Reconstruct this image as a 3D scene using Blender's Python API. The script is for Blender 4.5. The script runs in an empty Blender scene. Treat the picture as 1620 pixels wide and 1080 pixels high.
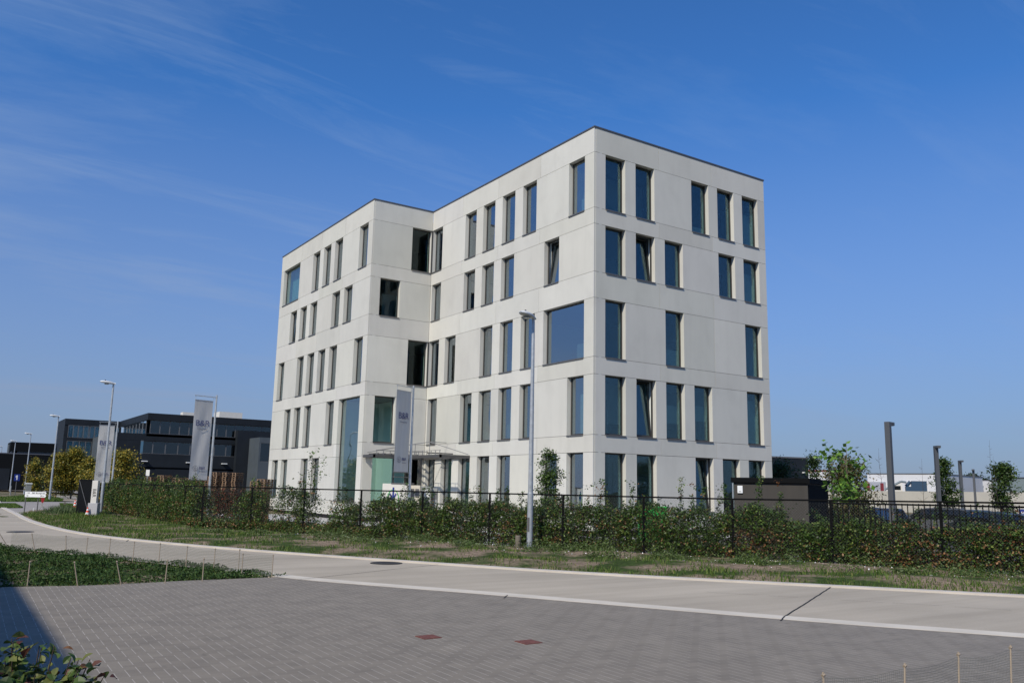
import bpy, bmesh, math, random
import numpy as np
from mathutils import Vector, Matrix
random.seed(7); rng = np.random.default_rng(7)
sc = bpy.context.scene; COL = sc.collection
R_ = math.radians

# ------------------------------------------------------------------ camera
CAM = np.array([-24.675, -30.299, 1.7]); F = 1345.44
def _rot(yaw, pitch, roll):
    f = np.array([math.cos(yaw)*math.cos(pitch), math.sin(yaw)*math.cos(pitch), math.sin(pitch)])
    r = np.cross(f, [0, 0, 1]); r /= np.linalg.norm(r); u = np.cross(r, f)
    return np.array([math.cos(roll)*r+math.sin(roll)*u, -math.sin(roll)*r+math.cos(roll)*u, f])
RM = _rot(R_(56.41017), R_(9.84034), R_(1.19810))
cd = bpy.data.cameras.new('camera'); cam = bpy.data.objects.new('camera', cd); COL.objects.link(cam)
cam.matrix_world = Matrix(((RM[0][0], RM[1][0], -RM[2][0], CAM[0]), (RM[0][1], RM[1][1], -RM[2][1], CAM[1]),
                           (RM[0][2], RM[1][2], -RM[2][2], CAM[2]), (0, 0, 0, 1)))
cd.sensor_width = 36; cd.lens = F/1620*36; cd.clip_start = .1; cd.clip_end = 6000
sc.camera = cam
def _ray(u, v): return RM.T @ np.array([(u-810)/F, (540-v)/F, 1])
def gp(u, v, z=0.0):                      # survey helper: where a sight line meets height z
    d = _ray(u, v); p = CAM + d*(z-CAM[2])/d[2]; return (float(p[0]), float(p[1]))
def at(u, v, D):                          # ... or where it is at horizontal distance D
    d = _ray(u, v); p = CAM + d*D/math.hypot(d[0], d[1]); return tuple(float(t) for t in p)

# ------------------------------------------------------------------ light
EL, AZ = R_(41), math.atan2(-math.sin(R_(26)), -math.cos(R_(26)))
SUN = Vector((math.cos(AZ)*math.cos(EL), math.sin(AZ)*math.cos(EL), math.sin(EL)))
sd = bpy.data.lights.new('sun', 'SUN'); sd.energy = 4.15; sd.angle = R_(.53); sd.color = (1, .92, .80)
so = bpy.data.objects.new('sun', sd); COL.objects.link(so); so.rotation_euler = SUN.to_track_quat('Z', 'Y').to_euler()
w = bpy.data.worlds.new('World'); sc.world = w; w.use_nodes = True
nt = w.node_tree; nt.nodes.clear(); N = nt.nodes.new; L = nt.links.new
sky = N('ShaderNodeTexSky'); sky.sky_type = 'NISHITA'; sky.sun_disc = False; sky.sun_elevation = EL
sky.sun_rotation = math.pi/2 - AZ; sky.altitude = 50; sky.air_density = 1.0; sky.dust_density = .3; sky.ozone_density = 6
tc = N('ShaderNodeTexCoord'); sx = N('ShaderNodeSeparateXYZ'); L(tc.outputs['Generated'], sx.inputs[0])
zz = N('ShaderNodeMath'); zz.operation = 'ADD'; zz.inputs[1].default_value = .12; L(sx.outputs[2], zz.inputs[0])
zm = N('ShaderNodeMath'); zm.operation = 'MAXIMUM'; zm.inputs[1].default_value = .05; L(zz.outputs[0], zm.inputs[0])
dx = N('ShaderNodeMath'); dx.operation = 'DIVIDE'; L(sx.outputs[0], dx.inputs[0]); L(zm.outputs[0], dx.inputs[1])
dy = N('ShaderNodeMath'); dy.operation = 'DIVIDE'; L(sx.outputs[1], dy.inputs[0]); L(zm.outputs[0], dy.inputs[1])
cb = N('ShaderNodeCombineXYZ'); L(dx.outputs[0], cb.inputs[0]); L(dy.outputs[0], cb.inputs[1])
mp = N('ShaderNodeMapping'); mp.inputs['Rotation'].default_value = (0, 0, R_(52)); mp.inputs['Scale'].default_value = (.34, 1.0, 1); L(cb.outputs[0], mp.inputs[0])
n1 = N('ShaderNodeTexNoise'); n1.inputs['Scale'].default_value = 1.15; n1.inputs['Detail'].default_value = 9; n1.inputs['Roughness'].default_value = .62
n1.inputs['Distortion'].default_value = .5; L(mp.outputs[0], n1.inputs['Vector'])
cr = N('ShaderNodeValToRGB'); cr.color_ramp.elements[0].position = .50; cr.color_ramp.elements[1].position = .82
cr.color_ramp.elements[1].color = (.50, .50, .50, 1); L(n1.outputs[0], cr.inputs[0])
mx = N('ShaderNodeMixRGB'); mx.blend_type = 'MIX'; mx.inputs[2].default_value = (4.0, 5.2, 7.0, 1)
tn = N('ShaderNodeMixRGB'); tn.blend_type = 'MULTIPLY'; tn.inputs[0].default_value = 1; tn.inputs[2].default_value = (.54, 1.02, 1.45, 1)
mp2 = N('ShaderNodeMapping'); mp2.inputs['Rotation'].default_value = (0, 0, R_(38)); mp2.inputs['Scale'].default_value = (.55, 3.2, 1); mp2.inputs['Location'].default_value = (3.1, 1.7, 0); L(cb.outputs[0], mp2.inputs[0])
n2 = N('ShaderNodeTexNoise'); n2.inputs['Scale'].default_value = 1.3; n2.inputs['Detail'].default_value = 10; n2.inputs['Roughness'].default_value = .68; n2.inputs['Distortion'].default_value = 1.1; L(mp2.outputs[0], n2.inputs['Vector'])
c2 = N('ShaderNodeMapRange'); c2.inputs['From Min'].default_value = .53; c2.inputs['From Max'].default_value = .80; c2.inputs['To Max'].default_value = .22; L(n2.outputs[0], c2.inputs[0])
ad = N('ShaderNodeMath'); ad.operation = 'ADD'; ad.use_clamp = True; L(cr.outputs[0], ad.inputs[0]); L(c2.outputs[0], ad.inputs[1])
wl = N('ShaderNodeMapRange'); wl.inputs['From Min'].default_value = .25; wl.inputs['From Max'].default_value = .85; wl.inputs['To Min'].default_value = 1; wl.inputs['To Max'].default_value = .35; L(sx.outputs[0], wl.inputs[0])
cw_ = N('ShaderNodeMath'); cw_.operation = 'MULTIPLY'; L(ad.outputs[0], cw_.inputs[0]); L(wl.outputs[0], cw_.inputs[1])
L(sky.outputs[0], tn.inputs[1]); L(cw_.outputs[0], mx.inputs[0]); L(tn.outputs[0], mx.inputs[1])
# damp, bluish air low over the horizon
hz = N('ShaderNodeMapRange'); hz.inputs['From Min'].default_value = -.02; hz.inputs['From Max'].default_value = .42
hz.inputs['To Min'].default_value = .95; hz.inputs['To Max'].default_value = 0; L(sx.outputs[2], hz.inputs[0])
mh = N('ShaderNodeMixRGB'); mh.inputs[2].default_value = (2.5, 2.8, 3.95, 1); L(hz.outputs[0], mh.inputs[0]); L(mx.outputs[0], mh.inputs[1])
bg = N('ShaderNodeBackground'); bg.inputs[1].default_value = .1; L(mh.outputs[0], bg.inputs[0])
wo = N('ShaderNodeOutputWorld'); L(bg.outputs[0], wo.inputs[0])
sc.view_settings.view_transform = 'Standard'; sc.view_settings.look = 'None'; sc.view_settings.exposure = 0; sc.view_settings.gamma = 1
sc.cycles.max_bounces = 8; sc.cycles.transparent_max_bounces = 24

# ------------------------------------------------------------------ materials
MATS = {}
def facade_mat(name, base):
    m = mat(name, base, .8, noise=(.55, .06, 7, (1, 1, .45)), bump=(14, .12, .01), attr='tone'); t = m.node_tree; b = t.nodes['Principled BSDF']; n_ = t.nodes.new
    lk = b.inputs['Base Color'].links[0]; src = lk.from_socket; c = n_('ShaderNodeTexCoord')
    for sc_, st, lo, hi, a in ((1.0, (2.6, 2.6, .22), .50, .80, .95), (1.0, (.9, .9, .8), .50, .80, .92), (60, (1, 1, 1), .3, .7, .96)):   # rain streaks, pour clouds, pores
        mp_ = n_('ShaderNodeMapping'); mp_.inputs['Scale'].default_value = st; t.links.new(c.outputs['Object'], mp_.inputs[0])
        q = n_('ShaderNodeTexNoise'); q.inputs['Scale'].default_value = sc_; q.inputs['Detail'].default_value = 6; t.links.new(mp_.outputs[0], q.inputs['Vector'])
        mr = n_('ShaderNodeMapRange'); mr.inputs['From Min'].default_value = lo; mr.inputs['From Max'].default_value = hi; mr.inputs['To Min'].default_value = 1; mr.inputs['To Max'].default_value = a; t.links.new(q.outputs[0], mr.inputs[0])
        mu = n_('ShaderNodeMixRGB'); mu.blend_type = 'MULTIPLY'; mu.inputs[0].default_value = 1; t.links.new(src, mu.inputs[1]); t.links.new(mr.outputs[0], mu.inputs[2]); src = mu.outputs[0]
    t.links.new(src, b.inputs['Base Color']); return m
def mat(name, base, rough=.7, metal=0, noise=None, bump=None, attr=None, spec=None, trans=0, coord='Object'):
    """noise = (scale, amount, detail[, stretch]); attr = colour attribute multiplied in."""
    if name in MATS: return MATS[name]
    m = bpy.data.materials.new(name); m.use_nodes = True; t = m.node_tree; b = t.nodes['Principled BSDF']
    b.inputs['Base Color'].default_value = (*base, 1); b.inputs['Roughness'].default_value = rough; b.inputs['Metallic'].default_value = metal
    if spec is not None: b.inputs['Specular IOR Level'].default_value = spec
    src = None; tcn = t.nodes.new('ShaderNodeTexCoord')
    if noise:
        n = t.nodes.new('ShaderNodeTexNoise'); n.inputs['Scale'].default_value = noise[0]; n.inputs['Detail'].default_value = noise[2]
        n.inputs['Roughness'].default_value = .6
        mpn = t.nodes.new('ShaderNodeMapping'); t.links.new(tcn.outputs[coord], mpn.inputs[0]); t.links.new(mpn.outputs[0], n.inputs['Vector'])
        if len(noise) > 3: mpn.inputs['Scale'].default_value = noise[3]
        mr = t.nodes.new('ShaderNodeMapRange'); mr.inputs['From Min'].default_value = .3; mr.inputs['From Max'].default_value = .7
        mr.inputs['To Min'].default_value = 1-noise[1]; mr.inputs['To Max'].default_value = 1+noise[1]*.6; t.links.new(n.outputs[0], mr.inputs[0])
        mu = t.nodes.new('ShaderNodeMixRGB'); mu.blend_type = 'MULTIPLY'; mu.inputs[0].default_value = 1
        mu.inputs[1].default_value = (*base, 1); t.links.new(mr.outputs[0], mu.inputs[2]); src = mu.outputs[0]
    if attr:
        a = t.nodes.new('ShaderNodeVertexColor'); a.layer_name = attr
        if src is None: src = a.outputs[0]
        else:
            m2 = t.nodes.new('ShaderNodeMixRGB'); m2.blend_type = 'MULTIPLY'; m2.inputs[0].default_value = 1
            t.links.new(src, m2.inputs[1]); t.links.new(a.outputs[0], m2.inputs[2]); src = m2.outputs[0]
    if src is not None: t.links.new(src, b.inputs['Base Color'])
    if bump:
        n = t.nodes.new('ShaderNodeTexNoise'); n.inputs['Scale'].default_value = bump[0]; n.inputs['Detail'].default_value = 4
        t.links.new(tcn.outputs[coord], n.inputs['Vector'])
        bn = t.nodes.new('ShaderNodeBump'); bn.inputs['Strength'].default_value = bump[1]; bn.inputs['Distance'].default_value = bump[2]
        t.links.new(n.outputs[0], bn.inputs['Height']); t.links.new(bn.outputs[0], b.inputs['Normal'])
    if trans:
        out = t.nodes['Material Output']; tr = t.nodes.new('ShaderNodeBsdfTranslucent'); ms = t.nodes.new('ShaderNodeMixShader')
        ms.inputs[0].default_value = trans
        if src is not None: t.links.new(src, tr.inputs[0])
        else: tr.inputs[0].default_value = (*base, 1)
        t.links.new(b.outputs[0], ms.inputs[1]); t.links.new(tr.outputs[0], ms.inputs[2]); t.links.new(ms.outputs[0], out.inputs[0])
    MATS[name] = m; return m
def glass_mat(name, tint, refl=1.0, wave=.02):
    m = bpy.data.materials.new(name); m.use_nodes = True; t = m.node_tree; t.nodes.clear()
    o = t.nodes.new('ShaderNodeOutputMaterial'); ms = t.nodes.new('ShaderNodeMixShader'); tr = t.nodes.new('ShaderNodeBsdfTransparent')
    gl = t.nodes.new('ShaderNodeBsdfGlossy'); gl.inputs['Roughness'].default_value = 0; gl.inputs[0].default_value = (.86, .95, 1, 1)
    tr.inputs[0].default_value = (*tint, 1); fr = t.nodes.new('ShaderNodeFresnel'); fr.inputs[0].default_value = 1.55
    mu = t.nodes.new('ShaderNodeMath'); mu.operation = 'MULTIPLY'; mu.inputs[1].default_value = refl; mu.use_clamp = True
    tcn = t.nodes.new('ShaderNodeTexCoord'); n = t.nodes.new('ShaderNodeTexNoise'); n.inputs['Scale'].default_value = .8; n.inputs['Detail'].default_value = 1
    t.links.new(tcn.outputs['Object'], n.inputs['Vector']); bn = t.nodes.new('ShaderNodeBump'); bn.inputs['Strength'].default_value = wave; bn.inputs['Distance'].default_value = .3
    t.links.new(n.outputs[0], bn.inputs['Height']); t.links.new(bn.outputs[0], gl.inputs['Normal'])
    t.links.new(fr.outputs[0], mu.inputs[0]); t.links.new(mu.outputs[0], ms.inputs[0]); t.links.new(tr.outputs[0], ms.inputs[1])
    t.links.new(gl.outputs[0], ms.inputs[2]); t.links.new(ms.outputs[0], o.inputs[0]); MATS[name] = m; return m

M_CONC = facade_mat('facade_concrete', (.592, .582, .522))
M_INNER = mat('inner_plaster', (.72, .76, .72), .8)
M_GROOVE = mat('joint_filler', (.12, .12, .12), .9)
M_FRAME = mat('window_frame_metal', (.06, .057, .052), .45, .3)
M_SILL = mat('sill_aluminium', (.17, .165, .16), .45, .5)
M_COPING = mat('coping_metal', (.11, .115, .125), .5, .4)
M_GLASS = glass_mat('tinted_glass', (.56, .67, .68), .40)
M_GLASSC = glass_mat('clear_green_glass', (.76, .86, .83), .36); M_GLASS2 = glass_mat('hall_glass', (.42, .55, .60), 1.6, .01)
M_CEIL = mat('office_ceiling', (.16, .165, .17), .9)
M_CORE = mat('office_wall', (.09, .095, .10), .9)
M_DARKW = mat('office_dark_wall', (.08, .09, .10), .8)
M_GALV = mat('galvanised_steel', (.42, .45, .47), .5, .45, noise=(9, .18, 4))
M_STEELGREY = mat('canopy_steel', (.085, .083, .08), .5, .2)
M_BLACK = mat('black_coated_steel', (.006, .0065, .007), .85, spec=.08)
M_LAMPHEAD = mat('lamp_housing', (.62, .64, .64), .4)
M_LENS = mat('lamp_lens', (.30, .32, .30), .2)
M_WHITE = mat('white_paint', (.75, .76, .74), .5)
M_OFFW = mat('off_white_plaster', (.66, .64, .58), .8, noise=(2, .06, 4))
M_ANTH = mat('anthracite_cladding', (.013, .017, .022), .6, noise=(.5, .2, 3), spec=.25)
M_ANTH2 = mat('grey_cladding', (.075, .09, .10), .5, noise=(.5, .12, 3))
M_BLK = mat('black_brick', (.004, .005, .006), .8, spec=.15)
M_GREY = mat('grey_plastic', (.25, .26, .25), .6)
M_TEXT = mat('navy_print', (.09, .10, .21), .7)
M_TEXT2 = mat('grey_print', (.22, .23, .27), .7)
M_TEXTK = mat('black_print', (.02, .02, .02), .7)
M_BANNER = mat('banner_cloth', (.60, .595, .57), .85, noise=(1.2, .08, 3, (6, 6, .4)), trans=.10)
M_WOODP = mat('pallet_wood', (.26, .17, .105), .85, noise=(6, .45, 4))
M_STAKE = mat('bamboo_stake', (.32, .265, .20), .7)
M_BARK = mat('bark', (.16, .13, .09), .9, noise=(12, .3, 4))
M_BARK2 = mat('dark_bark', (.055, .04, .03), .9)
M_LEAF = mat('leaf', (1, 1, 1), .5, attr='tone', trans=.22, spec=.35)
M_GRASS = mat('grass_blade', (1, 1, 1), .6, attr='tone', trans=.2, spec=.2)
M_RED = mat('red_paint', (.38, .02, .02), .5)
M_ORANGE = mat('cone_orange', (.75, .07, .02), .5)
M_BLUE = mat('blue_paint', (.01, .03, .22), .45)
M_GREEN = mat('green_paint', (.03, .42, .06), .5)
M_TYRE = mat('tyre_rubber', (.015, .015, .015), .8)
M_RIM = mat('rim_alloy', (.4, .4, .42), .35, .8)
M_CARGLASS = mat('car_glass', (.008, .010, .012), .12, spec=.4)
M_LIGHTR = mat('tail_lens', (.3, .01, .01), .2)
M_LIGHTW = mat('head_lens', (.7, .72, .75), .15)
M_BIN = mat('kiosk_render', (.046, .041, .034), .8, noise=(.8, .12, 4, (4, 4, .6)))
M_CREAM = mat('cream_concrete', (.58, .54, .44), .85, noise=(.5, .06, 5))
M_MESH = mat('mesh_wire', (.10, .105, .10), .6)
M_NET = mat('net_wire', (.13, .14, .12), .8)

# ------------------------------------------------------------------ mesh helpers
class MB:
    def __init__(s): s.v = []; s.f = []; s.c = []; s.cur = None
    def add(s, vs, fs):
        o = len(s.v); s.v += [tuple(map(float, p)) for p in vs]
        for f in fs: s.f.append([i+o for i in f]); s.c.append(s.cur)
    def box(s, a, b):
        x0, y0, z0 = a; x1, y1, z1 = b
        s.add([(x0,y0,z0),(x1,y0,z0),(x1,y1,z0),(x0,y1,z0),(x0,y0,z1),(x1,y0,z1),(x1,y1,z1),(x0,y1,z1)],
              [(0,3,2,1),(4,5,6,7),(0,1,5,4),(1,2,6,5),(2,3,7,6),(3,0,4,7)])
    def lbox(s, fr, a0, a1, d0, d1, z0, z1):      # box in a facade's own frame
        P = lambda a, d, z: (fr[0][0]+fr[1][0]*a+fr[2][0]*d, fr[0][1]+fr[1][1]*a+fr[2][1]*d, z)
        s.add([P(a0,d0,z0),P(a1,d0,z0),P(a1,d1,z0),P(a0,d1,z0),P(a0,d0,z1),P(a1,d0,z1),P(a1,d1,z1),P(a0,d1,z1)],
              [(0,3,2,1),(4,5,6,7),(0,1,5,4),(1,2,6,5),(2,3,7,6),(3,0,4,7)])
    def tube(s, p, q, r0, r1=None, n=8, cap=True):
        r1 = r0 if r1 is None else r1; p, q = Vector(p), Vector(q); d = (q-p).normalized()
        a = d.orthogonal().normalized(); b = d.cross(a); vs = []
        for c, r in ((p, r0), (q, r1)):
            for i in range(n):
                t = 2*math.pi*i/n; vs.append(c+(a*math.cos(t)+b*math.sin(t))*r)
        fs = [(i, (i+1) % n, n+(i+1) % n, n+i) for i in range(n)]
        if cap: fs += [tuple(range(n))[::-1], tuple(range(n, 2*n))]
        s.add(vs, fs)
    def path(s, pts, rads, n=7):
        for i in range(len(pts)-1): s.tube(pts[i], pts[i+1], rads[i], rads[i+1], n)
    def prism(s, poly, z0, z1):                    # vertical prism over a ground polygon
        n = len(poly); s.add([(x, y, z0) for x, y in poly]+[(x, y, z1) for x, y in poly],
              [tuple(range(n))[::-1], tuple(range(n, 2*n))]+[(i, (i+1) % n, n+(i+1) % n, n+i) for i in range(n)])
    def lathe(s, prof, c, n=14):
        vs = []; 
        for r, z in prof:
            for i in range(n): t = 2*math.pi*i/n; vs.append((c[0]+r*math.cos(t), c[1]+r*math.sin(t), c[2]+z))
        fs = []
        for k in range(len(prof)-1):
            for i in range(n): fs.append((k*n+i, k*n+(i+1) % n, (k+1)*n+(i+1) % n, (k+1)*n+i))
        fs += [tuple(range(n))[::-1], tuple(range((len(prof)-1)*n, len(prof)*n))]; s.add(vs, fs)
    def obj(s, name, m, parent=None, bevel=0, smooth=False, loc=None):
        me = bpy.data.meshes.new(name); me.from_pydata(s.v, [], s.f); me.update()
        if any(c is not None for c in s.c):
            at_ = me.color_attributes.new('tone', 'FLOAT_COLOR', 'CORNER'); arr = []
            for f, c in zip(s.f, s.c): arr += list((*(c or (1, 1, 1)), 1))*len(f)
            at_.data.foreach_set('color', arr)
        if smooth:
            me.polygons.foreach_set('use_smooth', [True]*len(me.polygons))
        me.materials.append(m); o = bpy.data.objects.new(name, me); COL.objects.link(o)
        if parent: o.parent = parent
        if loc: o.location = loc
        if bevel:
            b = o.modifiers.new('bevel', 'BEVEL'); b.width = bevel; b.segments = 2; b.limit_method = 'ANGLE'
        return o
def tag(o, label, cat, group=None):
    o['label'] = label; o['category'] = cat
    if group: o['group'] = group
    return o
def thing(name, loc, label, cat, group=None, rz=0):
    o = bpy.data.objects.new(name, None); COL.objects.link(o); o.location = loc; o.rotation_euler = (0, 0, rz)
    return tag(o, label, cat, group)
def struct(o, kind='structure'): o['kind'] = kind; return o
def dup(root, loc, rz=None, label=None):
    r = root.copy(); COL.objects.link(r); r.location = loc
    if rz is not None: r.rotation_euler = (0, 0, rz)
    if label: r['label'] = label
    def kids(src, dst):
        for ch in list(src.children):
            c = ch.copy(); COL.objects.link(c); c.parent = dst; kids(ch, c)
    kids(root, r); return r
def remat(root, old, new):                        # a copy painted another colour
    for ch in root.children:
        if ch.data and ch.data.materials and ch.data.materials[0] == old:
            ch.data = ch.data.copy(); ch.data.materials[0] = new
def text_mesh(name, body, size, m, parent, M4, ext=.002, shear=0, align='CENTER', squeeze=1.0):
    cu = bpy.data.curves.new(name, 'FONT'); cu.body = body; cu.size = size; cu.extrude = ext; cu.shear = shear; cu.align_x = align; cu.align_y = 'CENTER'
    t = bpy.data.objects.new('t', cu); me = bpy.data.meshes.new_from_object(t); bpy.data.objects.remove(t)
    me.transform(Matrix.Diagonal((squeeze, 1, 1, 1))); me.transform(M4); me.materials.clear(); me.materials.append(m)
    o = bpy.data.objects.new(name, me); COL.objects.link(o)
    if parent: o.parent = parent
    return o
def quads(name, V, Fc, colors, m, parent=None, per=4):       # fast polygon soup: V (n*per,3)
    n = len(V)//per; me = bpy.data.meshes.new(name)
    me.vertices.add(len(V)); me.vertices.foreach_set('co', V.astype(np.float32).ravel())
    me.loops.add(n*per); me.loops.foreach_set('vertex_index', np.arange(n*per, dtype=np.int32))
    me.polygons.add(n); me.polygons.foreach_set('loop_start', np.arange(0, n*per, per, dtype=np.int32))
    try: me.polygons.foreach_set('loop_total', np.full(n, per, dtype=np.int32))
    except Exception: pass
    me.update(calc_edges=True)
    a = me.color_attributes.new('tone', 'FLOAT_COLOR', 'CORNER')
    c4 = np.concatenate([colors, np.ones((n, 1))], 1); a.data.foreach_set('color', np.repeat(c4, per, 0).astype(np.float32).ravel())
    me.materials.append(m); o = bpy.data.objects.new(name, me); COL.objects.link(o)
    if parent: o.parent = parent
    return o
def leaves(name, P, size, colors, parent=None, m=None, up=.45, wid=.62):
    """one rhombic leaf per point, normals biased upward."""
    n = len(P); nr = rng.normal(size=(n, 3)); nr[:, 2] = np.abs(nr[:, 2])+up; nr /= np.linalg.norm(nr, axis=1)[:, None]
    t = np.cross(nr, rng.normal(size=(n, 3))); t /= np.linalg.norm(t, axis=1)[:, None]; b = np.cross(nr, t)
    s = (size*rng.uniform(.65, 1.25, n))[:, None]
    V = np.stack([P-t*s*.5, P+b*s*wid*.5-nr*s*.06, P+t*s*.5, P-b*s*wid*.5-nr*s*.06], 1).reshape(-1, 3)
    return quads(name, V, None, colors, m or M_LEAF, parent)
GREENS = np.array([[.040, .080, .015], [.058, .108, .019], [.095, .148, .026], [.15, .19, .042], [.026, .052, .012]])
RUST = np.array([[.17, .075, .028], [.25, .13, .055], [.10, .05, .022], [.33, .19, .09]])
def pick(pal, n, w=None): return pal[rng.choice(len(pal), n, p=w)]*rng.uniform(.75, 1.25, (n, 1))
def smooth(x): x = np.clip(x, 0, 1); return x*x*(3-2*x)

# ------------------------------------------------------------------ fence line (shared by ground, fence and hedge)
FD = np.array([math.cos(2.0566), math.sin(2.0566)]); FP0 = np.array([-4.495, -18.701])
FC = FP0+FD*25.0                                    # corner by the flag
FE = np.array([-16.75, 23.0]); FD2 = (FE-FC)/np.linalg.norm(FE-FC)
def fpos(s):                                        # metres from post 0 along the line
    return FP0+FD*s if s <= 25 else FC+FD2*(s-25)
def fnorm(s):                                       # towards the yard
    d = FD if s <= 25 else FD2; return np.array([d[1], -d[0]])
SEND = 25+np.linalg.norm(FE-FC)
def fence_side(x, y):                               # + = yard side
    n1, n2 = fnorm(0), fnorm(30)
    s1 = (x-FP0[0])*n1[0]+(y-FP0[1])*n1[1]; s2 = (x-FC[0])*n2[0]+(y-FC[1])*n2[1]
    return np.minimum(s1, s2)
EDGE_FAR = [gp(*p) for p in [(1620,943),(1315,927),(940,908),(700,892),(400,871),(200,853),(125,843),(80,833),(45,822),(30,813),(18,808),(0,799)]]
d0 = np.array(EDGE_FAR[0])-np.array(EDGE_FAR[1]); d0 /= np.linalg.norm(d0)
EDGE_FAR = [tuple(np.array(EDGE_FAR[0])+d0*70), tuple(np.array(EDGE_FAR[0])+d0*12)]+EDGE_FAR+[(-19.6, 60.0), (-17.8, 150.0)]
EDGE_NEAR = [gp(*p) for p in [(1620,1008),(1235,979.5),(800,942),(500,919),(430,911),(312,898),(199,885),(105,876),(0,866)]]
d1_ = np.array(EDGE_NEAR[0])-np.array(EDGE_NEAR[1]); d1_ /= np.linalg.norm(d1_)
EDGE_NEAR = [tuple(np.array(EDGE_NEAR[0])+d1_*75), tuple(np.array(EDGE_NEAR[0])+d1_*12)]+EDGE_NEAR+[(-26, 3.0), (-27.2, 30.0), (-26, 60), (-24, 150)]
def dist_poly(x, y, pl):
    best = np.full(np.shape(x), 1e9)
    for (ax, ay), (bx, by) in zip(pl[:-1], pl[1:]):
        L2 = (bx-ax)**2+(by-ay)**2; t = np.clip(((x-ax)*(bx-ax)+(y-ay)*(by-ay))/L2, 0, 1)
        best = np.minimum(best, np.hypot(x-ax-t*(bx-ax), y-ay-t*(by-ay)))
    return best
def height(x, y):
    s = fence_side(x, y); far = smooth((y-24)/10)
    h = -.03-.40*smooth((s-.6)/2.2)*(1-.6*far)
    de = dist_poly(x, y, EDGE_FAR); inv = ((s < 1.5) & (s > -6)).astype(float)
    bump = smooth(de/1.4)*smooth((s+6)/1.0)*smooth((1.2-s)/2.0)*smooth((26-y)/3)
    h = h+bump*(.07+.05*np.sin(x*1.3+y*.7)*np.cos(y*1.1-x*.4))
    return h
# ------------------------------------------------------------------ ground sheet
def axis(lo, hi, step, c0):
    a = list(np.arange(lo, hi+1e-6, step)); k = step
    while a[-1] < c0+2600: k *= 1.35; a.append(a[-1]+k)
    k = step
    while a[0] > c0-2600: k *= 1.35; a.insert(0, a[0]-k)
    return np.array(a)
gx = axis(-30, 10, .4, 0); gy = axis(-34, 32, .4, 0)
GX, GY = np.meshgrid(gx, gy, indexing='ij'); GZ = height(GX, GY)
nx, ny = GX.shape; idx = np.arange(nx*ny).reshape(nx, ny)
gm = MB(); gm.v = list(map(tuple, np.stack([GX, GY, GZ], -1).reshape(-1, 3)))
gm.f = [tuple(q) for q in np.stack([idx[:-1,:-1], idx[1:,:-1], idx[1:,1:], idx[:-1,1:]], -1).reshape(-1, 4).tolist()]; gm.c = [None]*len(gm.f)
def ground_mat():
    m = bpy.data.materials.new('verge_earth'); m.use_nodes = True; t = m.node_tree; b = t.nodes['Principled BSDF']; n_ = t.nodes.new; l = t.links.new
    b.inputs['Roughness'].default_value = .95; b.inputs['Specular IOR Level'].default_value = .1
    c = n_('ShaderNodeTexCoord'); a = n_('ShaderNodeTexNoise'); a.inputs['Scale'].default_value = .7; a.inputs['Detail'].default_value = 8; l(c.outputs['Object'], a.inputs['Vector'])
    r = n_('ShaderNodeValToRGB'); r.color_ramp.elements[0].position = .42; r.color_ramp.elements[0].color = (.045, .072, .018, 1)
    r.color_ramp.elements[1].position = .56; r.color_ramp.elements[1].color = (.25, .19, .135, 1); l(a.outputs[0], r.inputs[0])
    d = n_('ShaderNodeTexNoise'); d.inputs['Scale'].default_value = 9; d.inputs['Detail'].default_value = 8; l(c.outputs['Object'], d.inputs['Vector'])
    mr = n_('ShaderNodeMapRange'); mr.inputs['From Min'].default_value = .3; mr.inputs['From Max'].default_value = .7; mr.inputs['To Min'].default_value = .55; mr.inputs['To Max'].default_value = 1.3; l(d.outputs[0], mr.inputs[0])
    mu = n_('ShaderNodeMixRGB'); mu.blend_type = 'MULTIPLY'; mu.inputs[0].default_value = 1; l(r.outputs[0], mu.inputs[1]); l(mr.outputs[0], mu.inputs[2]); l(mu.outputs[0], b.inputs['Base Color'])
    bp = n_('ShaderNodeBump'); bp.inputs['Strength'].default_value = .8; bp.inputs['Distance'].default_value = .06; l(d.outputs[0], bp.inputs['Height']); l(bp.outputs[0], b.inputs['Normal'])
    return m
struct(gm.obj('ground', ground_mat(), smooth=True))

# ------------------------------------------------------------------ road, paving, kerbs
def resample(pl, step=2.0):
    out = []
    for (ax, ay), (bx, by) in zip(pl[:-1], pl[1:]):
        L_ = math.hypot(bx-ax, by-ay); k = max(1, int(L_/step))
        out += [(ax+(bx-ax)*i/k, ay+(by-ay)*i/k) for i in range(k)]
    return out+[pl[-1]]
def chaikin(pl, it=2):
    for _ in range(it):
        q = [pl[0]]
        for a, b in zip(pl[:-1], pl[1:]):
            q += [(a[0]*.75+b[0]*.25, a[1]*.75+b[1]*.25), (a[0]*.25+b[0]*.75, a[1]*.25+b[1]*.75)]
        pl = q+[pl[-1]]
    return pl
def offset(pl, d):
    out = []
    for i in range(len(pl)):
        a = np.array(pl[max(0, i-1)]); b = np.array(pl[min(len(pl)-1, i+1)]); t = (b-a)/np.linalg.norm(b-a)
        out.append((pl[i][0]-t[1]*d, pl[i][1]+t[0]*d))
    return out
def ribbon(pl, d0, d1, z0, z1, mb):
    A, B = offset(pl, d0), offset(pl, d1); n = len(pl)
    vs = [(x, y, z1) for x, y in A]+[(x, y, z1) for x, y in B]+[(x, y, z0) for x, y in A]+[(x, y, z0) for x, y in B]
    fs = []
    for i in range(n-1):
        fs += [(i, i+1, n+i+1, n+i), (2*n+i, 2*n+i+1, i+1, i), (n+i, n+i+1, 3*n+i+1, 3*n+i)]
    mb.add(vs, fs)
EF = chaikin(EDGE_FAR); EN = chaikin(EDGE_NEAR)
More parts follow.
